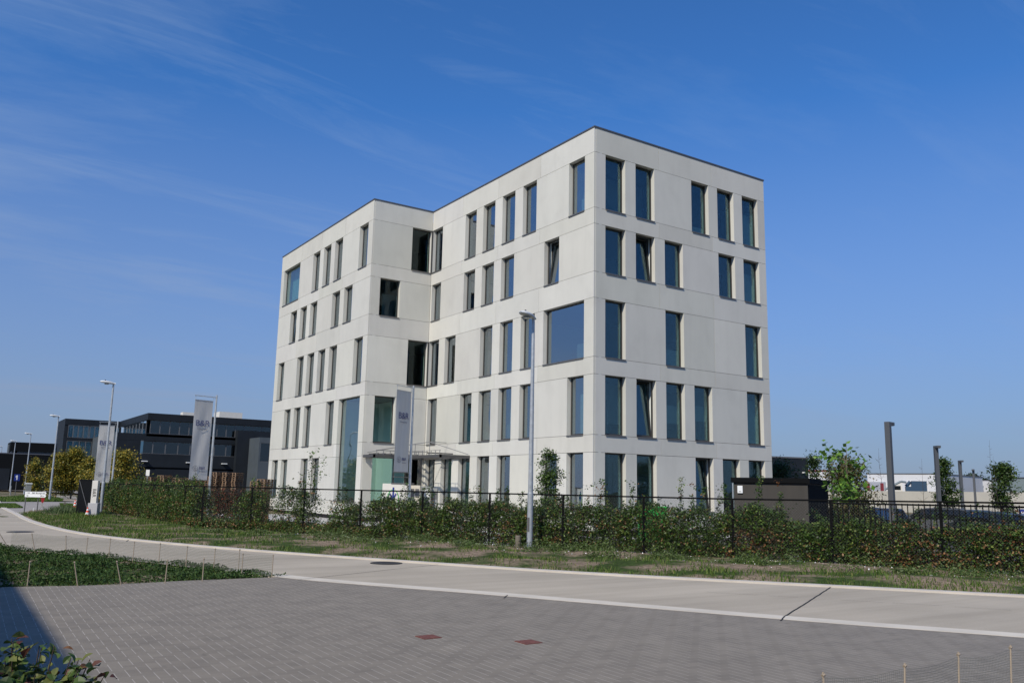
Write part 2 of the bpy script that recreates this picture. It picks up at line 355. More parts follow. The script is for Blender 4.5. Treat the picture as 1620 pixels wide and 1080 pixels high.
def road_mat():
    m = bpy.data.materials.new('road_concrete'); m.use_nodes = True; t = m.node_tree; b = t.nodes['Principled BSDF']; n_ = t.nodes.new; l = t.links.new
    b.inputs['Roughness'].default_value = .85; c = n_('ShaderNodeTexCoord')
    mp_ = n_('ShaderNodeMapping'); mp_.inputs['Rotation'].default_value = (0, 0, R_(60)); mp_.inputs['Scale'].default_value = (.12, 1.4, 1); l(c.outputs['Object'], mp_.inputs[0])
    a = n_('ShaderNodeTexNoise'); a.inputs['Scale'].default_value = 1; a.inputs['Detail'].default_value = 8; a.inputs['Roughness'].default_value = .65; l(mp_.outputs[0], a.inputs['Vector'])
    r = n_('ShaderNodeValToRGB'); r.color_ramp.elements[0].position = .3; r.color_ramp.elements[0].color = (.345, .302, .232, 1)
    r.color_ramp.elements[1].position = .72; r.color_ramp.elements[1].color = (.462, .407, .32, 1); l(a.outputs[0], r.inputs[0])
    d = n_('ShaderNodeTexNoise'); d.inputs['Scale'].default_value = 40; d.inputs['Detail'].default_value = 6; l(c.outputs['Object'], d.inputs['Vector'])
    mr = n_('ShaderNodeMapRange'); mr.inputs['To Min'].default_value = .82; mr.inputs['To Max'].default_value = 1.16; l(d.outputs[0], mr.inputs[0])
    e = n_('ShaderNodeTexNoise'); e.inputs['Scale'].default_value = .35; e.inputs['Detail'].default_value = 5; l(c.outputs['Object'], e.inputs['Vector'])
    m3 = n_('ShaderNodeMapRange'); m3.inputs['From Min'].default_value = .35; m3.inputs['From Max'].default_value = .65; m3.inputs['To Min'].default_value = .9; m3.inputs['To Max'].default_value = 1.07; l(e.outputs[0], m3.inputs[0])
    mu = n_('ShaderNodeMixRGB'); mu.blend_type = 'MULTIPLY'; mu.inputs[0].default_value = 1; l(r.outputs[0], mu.inputs[1]); l(mr.outputs[0], mu.inputs[2])
    m4 = n_('ShaderNodeMixRGB'); m4.blend_type = 'MULTIPLY'; m4.inputs[0].default_value = 1; l(mu.outputs[0], m4.inputs[1]); l(m3.outputs[0], m4.inputs[2]); l(m4.outputs[0], b.inputs['Base Color'])
    bp = n_('ShaderNodeBump'); bp.inputs['Strength'].default_value = .25; bp.inputs['Distance'].default_value = .01; l(d.outputs[0], bp.inputs['Height']); l(bp.outputs[0], b.inputs['Normal'])
    return m
M_ROAD = road_mat()
def tri_poly(name, poly, z, m):
    bm = bmesh.new(); vs = [bm.verts.new((x, y, z)) for x, y in poly]; f = bm.faces.new(vs); f.normal_update()
    if f.normal.z < 0: f.normal_flip()
    bmesh.ops.triangulate(bm, faces=bm.faces[:]); me = bpy.data.meshes.new(name); bm.to_mesh(me); me.materials.append(m)
    o = bpy.data.objects.new(name, me); COL.objects.link(o); return struct(o)
tri_poly('road', EF+EN[::-1], 0.0, M_ROAD)
M_KERB = mat('kerb_concrete', (.52, .48, .42), .85, noise=(1.5, .12, 6), bump=(30, .2, .01))
k = MB(); ribbon(resample(EF), -.02, .20, -.1, .035, k)                         # raised far edge
ENk = EN[2*0:]; 
struct(k.obj('kerb', M_KERB))
k = MB(); ribbon(resample([p for p in EN if p[1] < -12.4]), -.36, .0, -.1, .006, k); struct(k.obj('gutter_strip', mat('gutter_concrete', (.60, .55, .46), .85, noise=(1.2, .14, 6), bump=(30, .2, .01))))
# paving
def paving_mat():
    m = bpy.data.materials.new('clay_grey_pavers'); m.use_nodes = True; t = m.node_tree; b = t.nodes['Principled BSDF']; n_ = t.nodes.new; l = t.links.new
    b.inputs['Roughness'].default_value = .82; c = n_('ShaderNodeTexCoord'); mp_ = n_('ShaderNodeMapping'); mp_.inputs['Rotation'].default_value = (0, 0, R_(91.5)); l(c.outputs['Object'], mp_.inputs[0])
    def M(op, x, y=None, c2=None):
        q = n_('ShaderNodeMath'); q.operation = op
        for i, v in enumerate((x, y, c2)):
            if v is None: continue
            if isinstance(v, (int, float)): q.inputs[i].default_value = v
            else: l(v, q.inputs[i])
        return q.outputs[0]
    mp_.inputs['Rotation'].default_value = (0, 0, R_(1.5)); sp = n_('ShaderNodeSeparateXYZ'); l(mp_.outputs[0], sp.inputs[0])
    U = M('DIVIDE', sp.outputs[0], .106); Vv = M('DIVIDE', sp.outputs[1], .106); I = M('FLOOR', U); J = M('FLOOR', Vv); fu = M('SUBTRACT', U, I); fv = M('SUBTRACT', Vv, J)
    mm = M('FLOORED_MODULO', M('SUBTRACT', I, J), 4.0) if 'FLOORED_MODULO' in bpy.types.ShaderNodeMath.bl_rna.properties['operation'].enum_items.keys() else M('MODULO', M('ADD', M('SUBTRACT', I, J), 4000.0), 4.0)
    eq = lambda k_: M('COMPARE', mm, float(k_), .1)
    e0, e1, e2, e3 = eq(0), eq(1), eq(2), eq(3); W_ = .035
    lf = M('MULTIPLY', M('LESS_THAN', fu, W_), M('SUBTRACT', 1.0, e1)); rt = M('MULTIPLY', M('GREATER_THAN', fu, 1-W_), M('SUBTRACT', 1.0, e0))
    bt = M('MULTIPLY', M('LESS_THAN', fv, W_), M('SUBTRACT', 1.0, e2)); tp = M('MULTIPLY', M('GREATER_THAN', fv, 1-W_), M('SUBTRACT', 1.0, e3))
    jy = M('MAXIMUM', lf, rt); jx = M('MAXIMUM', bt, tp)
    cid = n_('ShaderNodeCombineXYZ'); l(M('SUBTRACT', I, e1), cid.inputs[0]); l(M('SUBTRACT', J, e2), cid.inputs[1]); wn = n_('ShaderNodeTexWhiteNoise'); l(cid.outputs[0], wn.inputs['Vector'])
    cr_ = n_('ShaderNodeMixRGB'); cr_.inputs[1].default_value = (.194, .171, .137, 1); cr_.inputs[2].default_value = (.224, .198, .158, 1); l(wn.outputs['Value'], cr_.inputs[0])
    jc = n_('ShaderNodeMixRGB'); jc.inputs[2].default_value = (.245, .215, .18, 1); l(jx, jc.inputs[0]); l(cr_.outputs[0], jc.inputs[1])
    br = n_('ShaderNodeMixRGB'); br.inputs[2].default_value = (.37, .342, .30, 1); l(jy, br.inputs[0]); l(jc.outputs[0], br.inputs[1]); jall = M('MAXIMUM', jx, jy)  # joints along Y painted lighter, as if their edges caught the sun
    a = n_('ShaderNodeTexNoise'); a.inputs['Scale'].default_value = 2.2; a.inputs['Detail'].default_value = 8; a.inputs['Roughness'].default_value = .6; l(c.outputs['Object'], a.inputs['Vector'])
    r = n_('ShaderNodeMapRange'); r.inputs['From Min'].default_value = .3; r.inputs['From Max'].default_value = .7; r.inputs['To Min'].default_value = .86; r.inputs['To Max'].default_value = 1.1; l(a.outputs[0], r.inputs[0])
    mu = n_('ShaderNodeMixRGB'); mu.blend_type = 'MULTIPLY'; mu.inputs[0].default_value = 1; l(br.outputs[0], mu.inputs[1]); l(r.outputs[0], mu.inputs[2])
    # sparse darker oil and dirt marks
    vo = n_('ShaderNodeTexNoise'); vo.inputs['Scale'].default_value = 5.5; vo.inputs['Detail'].default_value = 3; mpv = n_('ShaderNodeMapping'); mpv.inputs['Scale'].default_value = (1, .45, 1); mpv.inputs['Rotation'].default_value = (0, 0, R_(30)); l(c.outputs['Object'], mpv.inputs[0]); l(mpv.outputs[0], vo.inputs['Vector'])
    r2 = n_('ShaderNodeMapRange'); r2.inputs['From Min'].default_value = .68; r2.inputs['From Max'].default_value = .78; r2.inputs['To Min'].default_value = 1; r2.inputs['To Max'].default_value = .72; l(vo.outputs[0], r2.inputs[0])
    m2 = n_('ShaderNodeMixRGB'); m2.blend_type = 'MULTIPLY'; m2.inputs[0].default_value = 1; l(mu.outputs[0], m2.inputs[1]); l(r2.outputs[0], m2.inputs[2]); l(m2.outputs[0], b.inputs['Base Color'])
    bp = n_('ShaderNodeBump'); bp.inputs['Strength'].default_value = .5; bp.inputs['Distance'].default_value = .004; bp.invert = True; l(jall, bp.inputs['Height']); l(bp.outputs[0], b.inputs['Normal'])
    return m
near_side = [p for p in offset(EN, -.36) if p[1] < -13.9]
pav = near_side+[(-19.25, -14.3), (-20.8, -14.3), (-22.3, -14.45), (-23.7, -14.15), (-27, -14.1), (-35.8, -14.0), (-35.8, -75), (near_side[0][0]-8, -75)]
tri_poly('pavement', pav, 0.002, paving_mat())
# joints, cracks and a dark line in the road
M_JOINT = mat('bitumen_joint', (.02, .02, .02), .8)
def joint(p, q, wdt=.03):
    j = MB(); a, b = np.array(p), np.array(q); d = (b-a)/np.linalg.norm(b-a); n_ = np.array([-d[1], d[0]])
    pts = [a+(b-a)*t+n_*rng.normal()*.004 for t in np.linspace(0, 1, 12)]
    j.add([(*(x-n_*wdt/2), .0065) for x in pts]+[(*(x+n_*wdt/2), .0065) for x in pts], [(i, i+1, 13+i, 12+i) for i in range(11)]); 
    return j
jj = MB()
for p, q, wd in [((1235, 982), (1241, 975), .024), ((1241, 975), (1290, 944), .024), ((1290, 944), (1317, 926.5), .024), ((470, 917), (625, 900), .018), ((625, 900), (700, 892), .014),
                 ((797, 946), (803, 941), .02), ((200, 856), (205, 853), .03), ((0, 857), (60, 855), .03)]:  # last strip: a plain dark line in the joint colour
    x = joint(gp(*p), gp(*q), wd); jj.add(x.v, x.f)
for (p, q) in [((1118, 936.5), (1200, 941)), ((1215, 942), (1262, 944.5)), ((1330, 948.5), (1400, 953)), ((1412, 953.5), (1490, 958)), ((1510, 959.5), (1600, 965))]:
    x = joint(gp(*p), gp(*q), .009); jj.add(x.v, x.f)
struct(jj.obj('road_joints_and_line', M_JOINT))
# side drive, yard and car park
M_DRIVE = mat('drive_concrete', (.30, .275, .245), .88, noise=(.5, .12, 7), bump=(20, .2, .01))
drv = [gp(*p) for p in [(12,806),(22,812.5),(57,812),(84,817),(110,813),(143,809),(143,800),(118,793.5),(0,793.5),(-40,793.5),(-60,797),(0,798)]]
tri_poly('driveway', drv, .006, M_DRIVE)
M_YARD = mat('yard_concrete', (.42, .41, .39), .88, noise=(.4, .12, 7))
def yardz(p): return p
yard = [(-13.2, 8), (-10.2, .6), (-3.6, -10.8), (1.6, -20.5), (9, -32), (60, -25), (110, 30), (60, 60), (20, 62), (14, 120), (-10, 120), (-13.2, 36), (-14.2, 24)]
tri_poly('yard', yard, -.33, M_YARD)
cpk = [(-3.2, -11.0), (1.6, -20.5), (9, -32), (60, -25), (110, 30), (60, 45), (14.5, -2.2), (-1.0, -2.2), (-6.3, -6.2)]
tri_poly('car_park', cpk, -.322, mat('car_park_paving', (.11, .105, .10), .9, noise=(.6, .2, 7)))
tri_poly('gravel_bed', [gp(*p) for p in [(66,782),(120,785),(124,793),(84,791.5),(66,788)]], .012, mat('beige_gravel', (.33, .29, .22), .95, noise=(3, .3, 6)))
tri_poly('path', [gp(*p, .0) for p in [(-40,770),(60,772),(150,776),(150,781),(100,779),(50,776.5),(0,775),(-60,775)]], .01, M_DRIVE)

# ------------------------------------------------------------------ main office building
Lr, DD, WW, D2 = 12.226, 16.276, 4.125, 33.15
ZP, H5, S5, H4, S4, H3, S3, H2, S2, H1, S1, Z0 = 19.08, 17.84, 15.05, 14.25, 11.90, 10.64, 7.84, 7.03, 4.24, 3.44, .78, -.08
ROWS = {5: (S5, H5), 4: (S4, H4), 3: (S3, H3), 2: (S2, H2), 1: (S1, H1)}
BANDS = [(H5, ZP), (H4, S5), (H3, S4), (H2, S3), (H1, S2), (Z0, S1)]
bld = thing('office_building', (0, 0, 0), 'five storey pale concrete office block with staggered tall narrow windows', 'building')
wall = MB(); groove = MB(); inner = MB(); NW = [0]
SL = lambda k: .70+k*1.94
def tone():
    g = random.gauss(1, .036); return (g, g*random.uniform(.992, 1.006), g*random.uniform(.975, 1.01))
def slab(fr, a0, a1, z0, z1):
    g = .008; wall.cur = tone()
    wall.lbox(fr, a0+g, a1-g, 0, .30, z0+g, z1-g); inner.lbox(fr, a0, a1, .302, .47, z0, z1)
def split(a0, a1, js):
    e = [a0]+[j for j in js if a0+.35 < j < a1-.35]+[a1]; return list(zip(e[:-1], e[1:]))
def window(fr, a0, a1, z0, z1, tilt=False, mull=(), corner=None, clear=False):
    f = MB(); fw = .065; d0_, d1_2 = .235, .298
    f.lbox(fr, a0, a0+fw, d0_, d1_2, z0, z1); f.lbox(fr, a1-fw, a1, d0_, d1_2, z0, z1)
    f.lbox(fr, a0+fw, a1-fw, d0_, d1_2, z1-fw, z1); f.lbox(fr, a0+fw, a1-fw, d0_, d1_2, z0, z0+fw+.03)
    for mlt in mull: f.lbox(fr, mlt-.04, mlt+.04, d0_+.003, d1_2-.003, z0+fw+.03, z1-fw)
    o = f.obj('window', M_FRAME, bld); NW[0] += 1
    g = MB(); g.lbox(fr, a0+fw-.01, a1-fw+.01, .262, .280, z0+fw+.02, z1-fw+.01)
    if tilt:                                        # sash tipped inward at the top
        s = MB(); b = .05; A0, A1, Z1 = a0+fw+.005, a1-fw-.005, z1-fw
        Zb = z0+fw+.03; an = R_(5.5)
        def T(mb):
            out = []
            for x, y, z in mb.v:
                dz = z-Zb; off = math.sin(an)*dz; out.append((x+fr[2][0]*off, y+fr[2][1]*off, Zb+dz*math.cos(an)))
            mb.v = out
        s.lbox(fr, A0, A0+b, .300, .35, Zb, Z1); s.lbox(fr, A1-b, A1, .300, .35, Zb, Z1); s.lbox(fr, A0+b, A1-b, .300, .35, Z1-b, Z1); s.lbox(fr, A0+b, A1-b, .300, .35, Zb, Zb+b)
        T(s); so_ = s.obj('sash', M_FRAME, o)
        g = MB(); g.lbox(fr, A0+b-.01, A1-b+.01, .318, .334, Zb+b-.01, Z1-b+.01); T(g)
    g.obj('glass', M_GLASSC if clear else M_GLASS, o)
    si = MB(); e0 = 0 if corner == 'lo' else -.0
    si.lbox(fr, a0+.004, a1-.004, -.045, .233, z0+.001, z0+.022); si.lbox(fr, a0+.004, a1-.004, -.045, -.030, z0-.035, z0+.0)
    si.obj('sill', M_SILL, o)
def facade(P0, dr, inw, a_lo, a_hi, js, wins, tall=None, notch=None):
    fr = (P0, dr, inw)
    for z0, z1 in BANDS:
        segs = split(a_lo, a_hi, js)
        if tall and (z0, z1) == (H1, S2):            # the two-storey window interrupts this band
            segs = [s for s in split(a_lo, tall[0], js)]+[s for s in split(tall[1], a_hi, js)]
        for s in segs: slab(fr, *s, z0, z1)
    for row, (z0, z1) in ROWS.items():
        ws = sorted(wins.get(row, [])); cur = a_lo
        for wn in ws:
            a0, a1 = wn[0], wn[1]
            if a0-cur > .02:
                for s in split(cur, a0, js if a0-cur > 3.3 else ()): slab(fr, *s, z0, z1)
            opts = wn[2] if len(wn) > 2 else {}
            if not opts.get('skip'): window(fr, a0, a1, z0, z1, **{k: v for k, v in opts.items() if k != 'skip'})
            cur = a1
        if a_hi-cur > .02:
            for s in split(cur, a_hi, js if a_hi-cur > 3.3 else ()): slab(fr, *s, z0, z1)
    if tall: window(fr, tall[0], tall[1], S1, H2, mull=(), clear=True)
    return fr
W = lambda k, **o: (SL(k), SL(k)+1.25, o)
T_ = {'tilt': True}
frA = facade((0, 0), (1, 0), (0, 1), .09, Lr, (4.2, 8.03), {
    5: [W(0), W(1), W(3), W(4), W(5)], 4: [W(0), (SL(1), SL(1)+1.25, T_), W(2), W(4), W(5)], 3: [W(0), W(2), W(5)],
    2: [W(0), (SL(1), SL(1)+1.25, T_), W(2), W(3), W(5)], 1: [W(0), W(1), (SL(3), SL(3)+1.25, T_), W(4), W(5)]})
SB = lambda k: .74+k*2.028
V = lambda k, **o: (SB(k), SB(k)+1.25, o)
cw = lambda: (SB(7), DD-.06, {})
facade((0, 0), (0, 1), (1, 0), .004, DD-.002, (4.45, 8.53, 12.5), {
    5: [V(0), V(2), V(3), V(4), V(5), cw()], 4: [(SB(1), SB(1)+1.25, T_), V(3), V(4), V(5), (SB(7), SB(7)+1.15, {})],
    3: [(SB(0), SB(1)+1.25, {}), V(2), V(3), V(4), V(6), cw()], 2: [V(0), V(2), V(3), V(4), V(5), (SB(7), SB(7)+1.15, {})],
    1: [V(0), V(1), V(3), V(4), V(5), V(6), (SB(7), SB(7)+1.15, {})]})
facade((-WW, DD), (1, 0), (0, 1), .09, WW-.002, (), {
    5: [(2.71, WW-.06, {'clear': 1})], 4: [(.66, 2.0, {})], 3: [(2.71, WW-.06, {'clear': 1})], 2: [(.66, 2.0, {'clear': 1})], 1: [(.70, WW-.15, {'mull': (2.22, 3.0), 'clear': 1})]})
VD = lambda k, **o: (.70+2.015*k, .70+2.015*k+1.3, o)
facade((-WW, DD), (0, 1), (1, 0), .004, D2-DD, (4.4, 8.5, 12.5), {
    5: [VD(0), VD(2), VD(3), VD(4), (12.72, 16.2, {'clear': 1})], 4: [VD(1), VD(2), VD(4), VD(5), (12.78, 14.1, T_)],
    3: [VD(0), VD(2), VD(3), VD(4), VD(5), VD(7)], 2: [(.70, 3.93, {'skip': 1}), VD(2), VD(4), VD(5), VD(6)],
    1: [(.70, 3.93, {'skip': 1}), VD(3), VD(4), VD(6), VD(7)]}, tall=(.70, 3.93))
# the far sides, plainer
def back(P0, dr, inw, ln):
    fr = (P0, dr, inw)
    for z0, z1 in BANDS:
        for s in split(0.31, ln, (4.2, 8.3, 12.4)): slab(fr, *s, z0, z1)
    for row, (z0, z1) in ROWS.items():
        cur = .31
        for kk in range(int((ln-2)/2.03)):
            if (kk*7+row*3) % 3 == 0: continue
            a0 = .74+kk*2.03
            if a0-cur > .02: slab(fr, cur, a0, z0, z1)
            cur = a0+1.25
            g = MB(); g.lbox(fr, a0, cur, .2, .25, z0, z1); g.obj('back_glazing', M_CARGLASS, bld)
        slab(fr, cur, ln, z0, z1)
back((Lr, 0), (0, 1), (-1, 0), 20.0)
frX = ((Lr-.31, 20.0), (-1, 0), (0, -1))
for z0, z1 in BANDS+list(ROWS.values()):
    slab(((Lr-.31, 20.0), (-1, 0), (0, -1)), 0, 4.2, z0, z1); slab(((8.0, 20.31), (0, 1), (-1, 0)), 0, D2-20.31-.31, z0, z1); slab(((8.0-.31, D2), (-1, 0), (0, -1)), 0, 11.45, z0, z1)
wo_ = wall.obj('wall', M_CONC, bld)
inner.obj('inner_wall', M_INNER, bld)
# corner posts of the two glazed inner corners
for z0, z1 in (ROWS[5], ROWS[3]):
    m = MB(); m.box((-.058, DD-.058, z0), (.02, DD+.02, z1)); m.obj('corner_post', M_STEELGREY, bld)
# floors, core, partitions, roof
def fp(z0, z1, i=.48):
    m = MB(); m.box((i, i, z0), (Lr-i, 20-i, z1)); m.box((-WW+i, DD+i, z0), (8-i, D2-i, z1)); return m
for zt in (S2, S3, S4, S5, S1):
    zb = {S2: H1, S3: H2, S4: H3, S5: H4, S1: Z0}[zt]
    m = MB(); m.box((.472, .472, zb+.05), (Lr-.472, DD+.46, zt-.01)); m.box((-WW+.472, DD+.472, zb+.05), (8-.472, D2-.472, zt-.012)); 
    if zt == S2:
        m = MB(); m.box((.472, .472, zb+.05), (Lr-.472, DD+.46, zt-.01)); m.box((-1.0, DD+.472, zb+.05), (8-.472, D2-.472, zt-.012)); m.box((-WW+.472, DD+4.6, zb+.052), (-1.0, D2-.472, zt-.014))
    m.obj('floor_slab', M_CEIL, bld)
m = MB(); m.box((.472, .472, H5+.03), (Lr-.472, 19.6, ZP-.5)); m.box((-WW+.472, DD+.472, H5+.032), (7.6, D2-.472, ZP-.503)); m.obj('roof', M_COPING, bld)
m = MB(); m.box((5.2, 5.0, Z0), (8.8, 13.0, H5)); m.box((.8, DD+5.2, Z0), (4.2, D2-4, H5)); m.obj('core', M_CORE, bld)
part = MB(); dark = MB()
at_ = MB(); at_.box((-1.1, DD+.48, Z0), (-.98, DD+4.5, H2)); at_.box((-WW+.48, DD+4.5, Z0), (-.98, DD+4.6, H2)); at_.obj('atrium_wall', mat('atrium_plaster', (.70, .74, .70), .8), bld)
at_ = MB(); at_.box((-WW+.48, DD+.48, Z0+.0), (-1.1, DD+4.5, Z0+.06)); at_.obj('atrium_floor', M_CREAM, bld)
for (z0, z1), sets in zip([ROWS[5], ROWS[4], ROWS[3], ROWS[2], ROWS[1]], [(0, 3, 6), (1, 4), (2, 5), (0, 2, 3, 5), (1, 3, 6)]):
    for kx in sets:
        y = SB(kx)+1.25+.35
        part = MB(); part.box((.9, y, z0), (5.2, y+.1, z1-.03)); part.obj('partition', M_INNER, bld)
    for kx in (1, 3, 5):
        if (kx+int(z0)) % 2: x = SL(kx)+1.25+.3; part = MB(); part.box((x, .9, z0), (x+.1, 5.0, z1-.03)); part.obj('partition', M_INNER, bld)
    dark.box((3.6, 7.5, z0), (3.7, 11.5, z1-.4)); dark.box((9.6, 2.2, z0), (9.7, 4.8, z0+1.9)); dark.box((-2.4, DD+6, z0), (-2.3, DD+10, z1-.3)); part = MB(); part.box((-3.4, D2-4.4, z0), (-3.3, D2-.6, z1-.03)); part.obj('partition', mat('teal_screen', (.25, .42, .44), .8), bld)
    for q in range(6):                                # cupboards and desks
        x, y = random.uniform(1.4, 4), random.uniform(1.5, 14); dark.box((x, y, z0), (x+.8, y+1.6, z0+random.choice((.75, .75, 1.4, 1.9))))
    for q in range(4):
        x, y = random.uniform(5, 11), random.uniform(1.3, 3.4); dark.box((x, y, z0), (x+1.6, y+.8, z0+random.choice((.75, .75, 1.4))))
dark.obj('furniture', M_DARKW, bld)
# blinds half down behind some windows
bl = MB()
for kx, (z0, z1), dr in ((0, ROWS[3], 'B'), (3, ROWS[2], 'B')):
    for i in range(14): bl.box((.62, SB(kx)+.1, z0+.05+i*.06), (.66, SB(kx)+1.3, z0+.09+i*.06))
bl.obj('blind', M_OFFW, bld)
for row, k_, f0, f1 in ((5, 5, .0, .72), (4, 5, .0, .75), (2, 5, .0, .86), (2, 2, .30, .62), (2, 3, .38, .66), (5, 3, .0, .2), (3, 2, .0, .34)):
    z0, z1 = ROWS[row]; m = MB(); m.box((SL(k_)+.02, .62, z0+(z1-z0)*f0), (SL(k_)+1.5, .66, z0+(z1-z0)*f1)); m.obj('curtain', M_INNER, bld)
for row, k_, f0, f1 in ((5, 0, .0, .35), (2, 0, .0, .72), (2, 3, .0, .6), (2, 2, .0, .3), (3, 3, .0, .25)):
    z0, z1 = ROWS[row]; m = MB(); m.box((.62, SB(k_)+.3, z0+(z1-z0)*f0), (.66, SB(k_)+1.0, z0+(z1-z0)*f1)); m.obj('curtain', M_INNER, bld)
for row in (5, 4, 3):
    z0, z1 = ROWS[row]; pc = MB(); pc.box((-2.9+.5*(row == 4), DD+1.9, z0), (-1.35, DD+2.0, z1-.5)); pc.box((-1.34, DD+1.9, z0), (-1.26, DD+3.6, z1-.5)); pc.obj('partition', M_INNER, bld)
# coping
cp = MB(); o_ = .03
for a, b in [((-o_, -o_), (Lr+o_, .36)), ((-o_, .361), (.36, DD-o_-.001)), ((-WW-o_, DD-o_), (.36, DD+.36)), ((-WW-o_, DD+.361), (-WW+.36, D2+o_)),
             ((Lr-.36, .361), (Lr+o_, 20+o_)), ((8-.36, 20.0+.37), (8+o_, D2+o_)), ((-WW+.361, D2-.36), (7.63, D2+o_)), ((8-.36, 19.64), (Lr-.361, 20.03))]:
    cp.box((*a, ZP), (*b, ZP+.075))
cp.obj('coping', M_COPING, bld)
# plinth
pl_ = MB(); pl_.box((.25, .25, -.45), (Lr-.25, 19.8, Z0-.002)); pl_.box((-WW+.25, DD+.25, -.45), (7.8, D2-.25, Z0-.004)); pl_.obj('plinth', mat('dark_plinth', (.05, .04, .04), .8), bld)

# entrance canopy: L-shaped steel grid hugging the inner corner
can = thing('entrance_canopy', (0, DD, 0), 'grey steel grid canopy on one post over the recessed entrance', 'canopy')
cz = 3.44
def cm(x, y, z): return (x, y-DD, z)
b = MB()
OUT = [(-4.05, 16.1), (-4.05, 14.7), (-1.85, 14.7), (-1.85, 10.9), (-.06, 10.9)]
for (x0, y0), (x1, y1) in zip(OUT[:-1], OUT[1:]):
    b.box(cm(min(x0, x1)-.05, min(y0, y1)-.05, cz-.10), cm(max(x0, x1)+.05, max(y0, y1)+.05, cz+.06))
b.box(cm(-4.0, 16.12, cz-.10), cm(-.11, 16.22, cz+.06)); b.box(cm(-.11, 11.0, cz-.10), cm(-.02, 16.22, cz+.06))
b.obj('frame', M_STEELGREY, can)
b = MB()
for i in range(9): x = -3.75+i*.42; b.box(cm(x-.02, 14.75, cz+.07), cm(x+.02, 16.1, cz+.15))
b.box(cm(-1.8, 12.58, cz+.152), cm(-.1, 12.62, cz+.22))
b.obj('louvre', M_STEELGREY, can)
b = MB()
for i in range(9):
    x = -3.9+i*.42; b.tube(cm(x, 14.7, cz), cm(x, 14.7, cz+.3), .022)
b.tube(cm(-3.95, 14.7, cz+.3), cm(-.6, 14.7, cz+.3), .022)
for i in range(8):
    y = 11+i*.5; b.tube(cm(-1.85, y, cz), cm(-1.85, y, cz+.3), .022)
b.tube(cm(-1.85, 14.7, cz+.3), cm(-1.85, 10.9, cz+.3), .012)
for p, q in [((-3.9, 14.7, cz+.3), (-1.2, 13.4, cz+.85)), ((-1.2, 13.4, cz+.85), (-.1, 10.9, cz+.12)), ((-1.2, 13.4, cz+.85), (-.1, 13.4, cz+.85)), ((-1.2, 13.4, cz+.85), (-1.2, 13.4, cz)),
             ((-2.4, 14.0, cz+.6), (-2.4, 14.7, cz)), ((-1.2, 15.2, cz+.8), (-1.2, 13.4, cz+.85)), ((-1.2, 15.2, cz+.8), (-3.9, 16.0, cz+.2)), ((-1.2, 15.2, cz+.8), (-1.2, 15.2, cz))]:
    b.tube(cm(*p), cm(*q), .02)
b.obj('bracing', mat('canopy_rods', (.22, .22, .215), .5, .3), can)
b = MB(); b.box(cm(-1.03, 14.93, -.34), cm(-.83, 15.13, cz-.102)); b.obj('post', M_STEELGREY, can)
# entrance wall with the logo, letter boxes
p = gp(607, 800, .2); 
ewp = at(624, 800, 43.5); ew = thing('entrance_wall', (ewp[0], ewp[1], -.33), 'low white wall with a blue and green emblem before the entrance', 'wall', rz=R_(-35))
m = MB(); m.box((-.62, -.12, 0), (.62, .55, 2.18)); m.obj('panel', M_OFFW, ew, bevel=.01)
m = MB(); m.box((-.2, -.16, 2.18), (.95, .0, 2.22)); m.obj('cap', M_SILL, ew)
m = MB()
def flat(mb, pts, y0=-.14, y1=-.122):
    pts = [(x, z+.45) for x, z in pts]
    n = len(pts); mb.add([(x, y0, z) for x, z in pts]+[(x, y1, z) for x, z in pts], [tuple(range(n)), tuple(range(n, 2*n))[::-1]]+[(i, n+i, n+(i+1) % n, (i+1) % n) for i in range(n)])
flat(m, [(-.11, .35), (-.03, .35), (-.03, .95), (.10, 1.22), (.06, 1.27), (-.03, 1.12), (-.03, 1.55), (-.11, 1.55), (-.11, 1.10), (-.22, 1.27), (-.26, 1.22), (-.11, .93)])
m.obj('emblem_stem', M_BLUE, ew)
m = MB()
for a0, a1 in ((100, 250), (-60, 75)):
    for k_ in range(12):
        t0, t1 = R_(a0+(a1-a0)*k_/12), R_(a0+(a1-a0)*(k_+1)/12); wq = .035
        flat(m, [(-.07+math.cos(t0)*.30, .95+math.sin(t0)*.5), (-.07+math.cos(t1)*.30, .95+math.sin(t1)*.5), (-.07+math.cos(t1)*(.30-wq), .95+math.sin(t1)*(.5-wq)), (-.07+math.cos(t0)*(.30-wq), .95+math.sin(t0)*(.5-wq))], -.139, -.123)
m.obj('emblem_ring', M_GREEN, ew)
def cabinet(u, D, wdt, h, label, matl, extra=None, rz=R_(-35)):
    q = at(u, 800, D); t = thing('letterbox_unit', (q[0], q[1], -.33), label, 'letterbox', rz=rz)
    m = MB(); m.box((-wdt/2, -.2, 0), (wdt/2, .2, h)); m.obj('case', matl, t, bevel=.01)
    m = MB(); m.box((-wdt*.42, -.214, h*.72), (-wdt*.05, -.202, h*.92)); m.box((wdt*.05, -.214, h*.72), (wdt*.42, -.202, h*.92)); m.obj('door', M_SILL if extra is None else extra, t)
    m = MB()
    for q_ in (-1, 1): m.box((q_*wdt*.24-.05, -.219, h*.84), (q_*wdt*.24+.05, -.215, h*.855))
    m.obj('slot', M_BLACK, t)
cabinet(656, 44.0, .52, 2.12, 'beige letterbox unit just right of the emblem wall', M_CREAM)
cabinet(674, 44.6, .50, 2.08, 'grey steel letterbox unit right of the beige one', M_GREY, M_WHITE)
cabinet(687, 44.9, .30, 2.0, 'narrow rounded grey box at the end of the letterboxes', M_GREY)

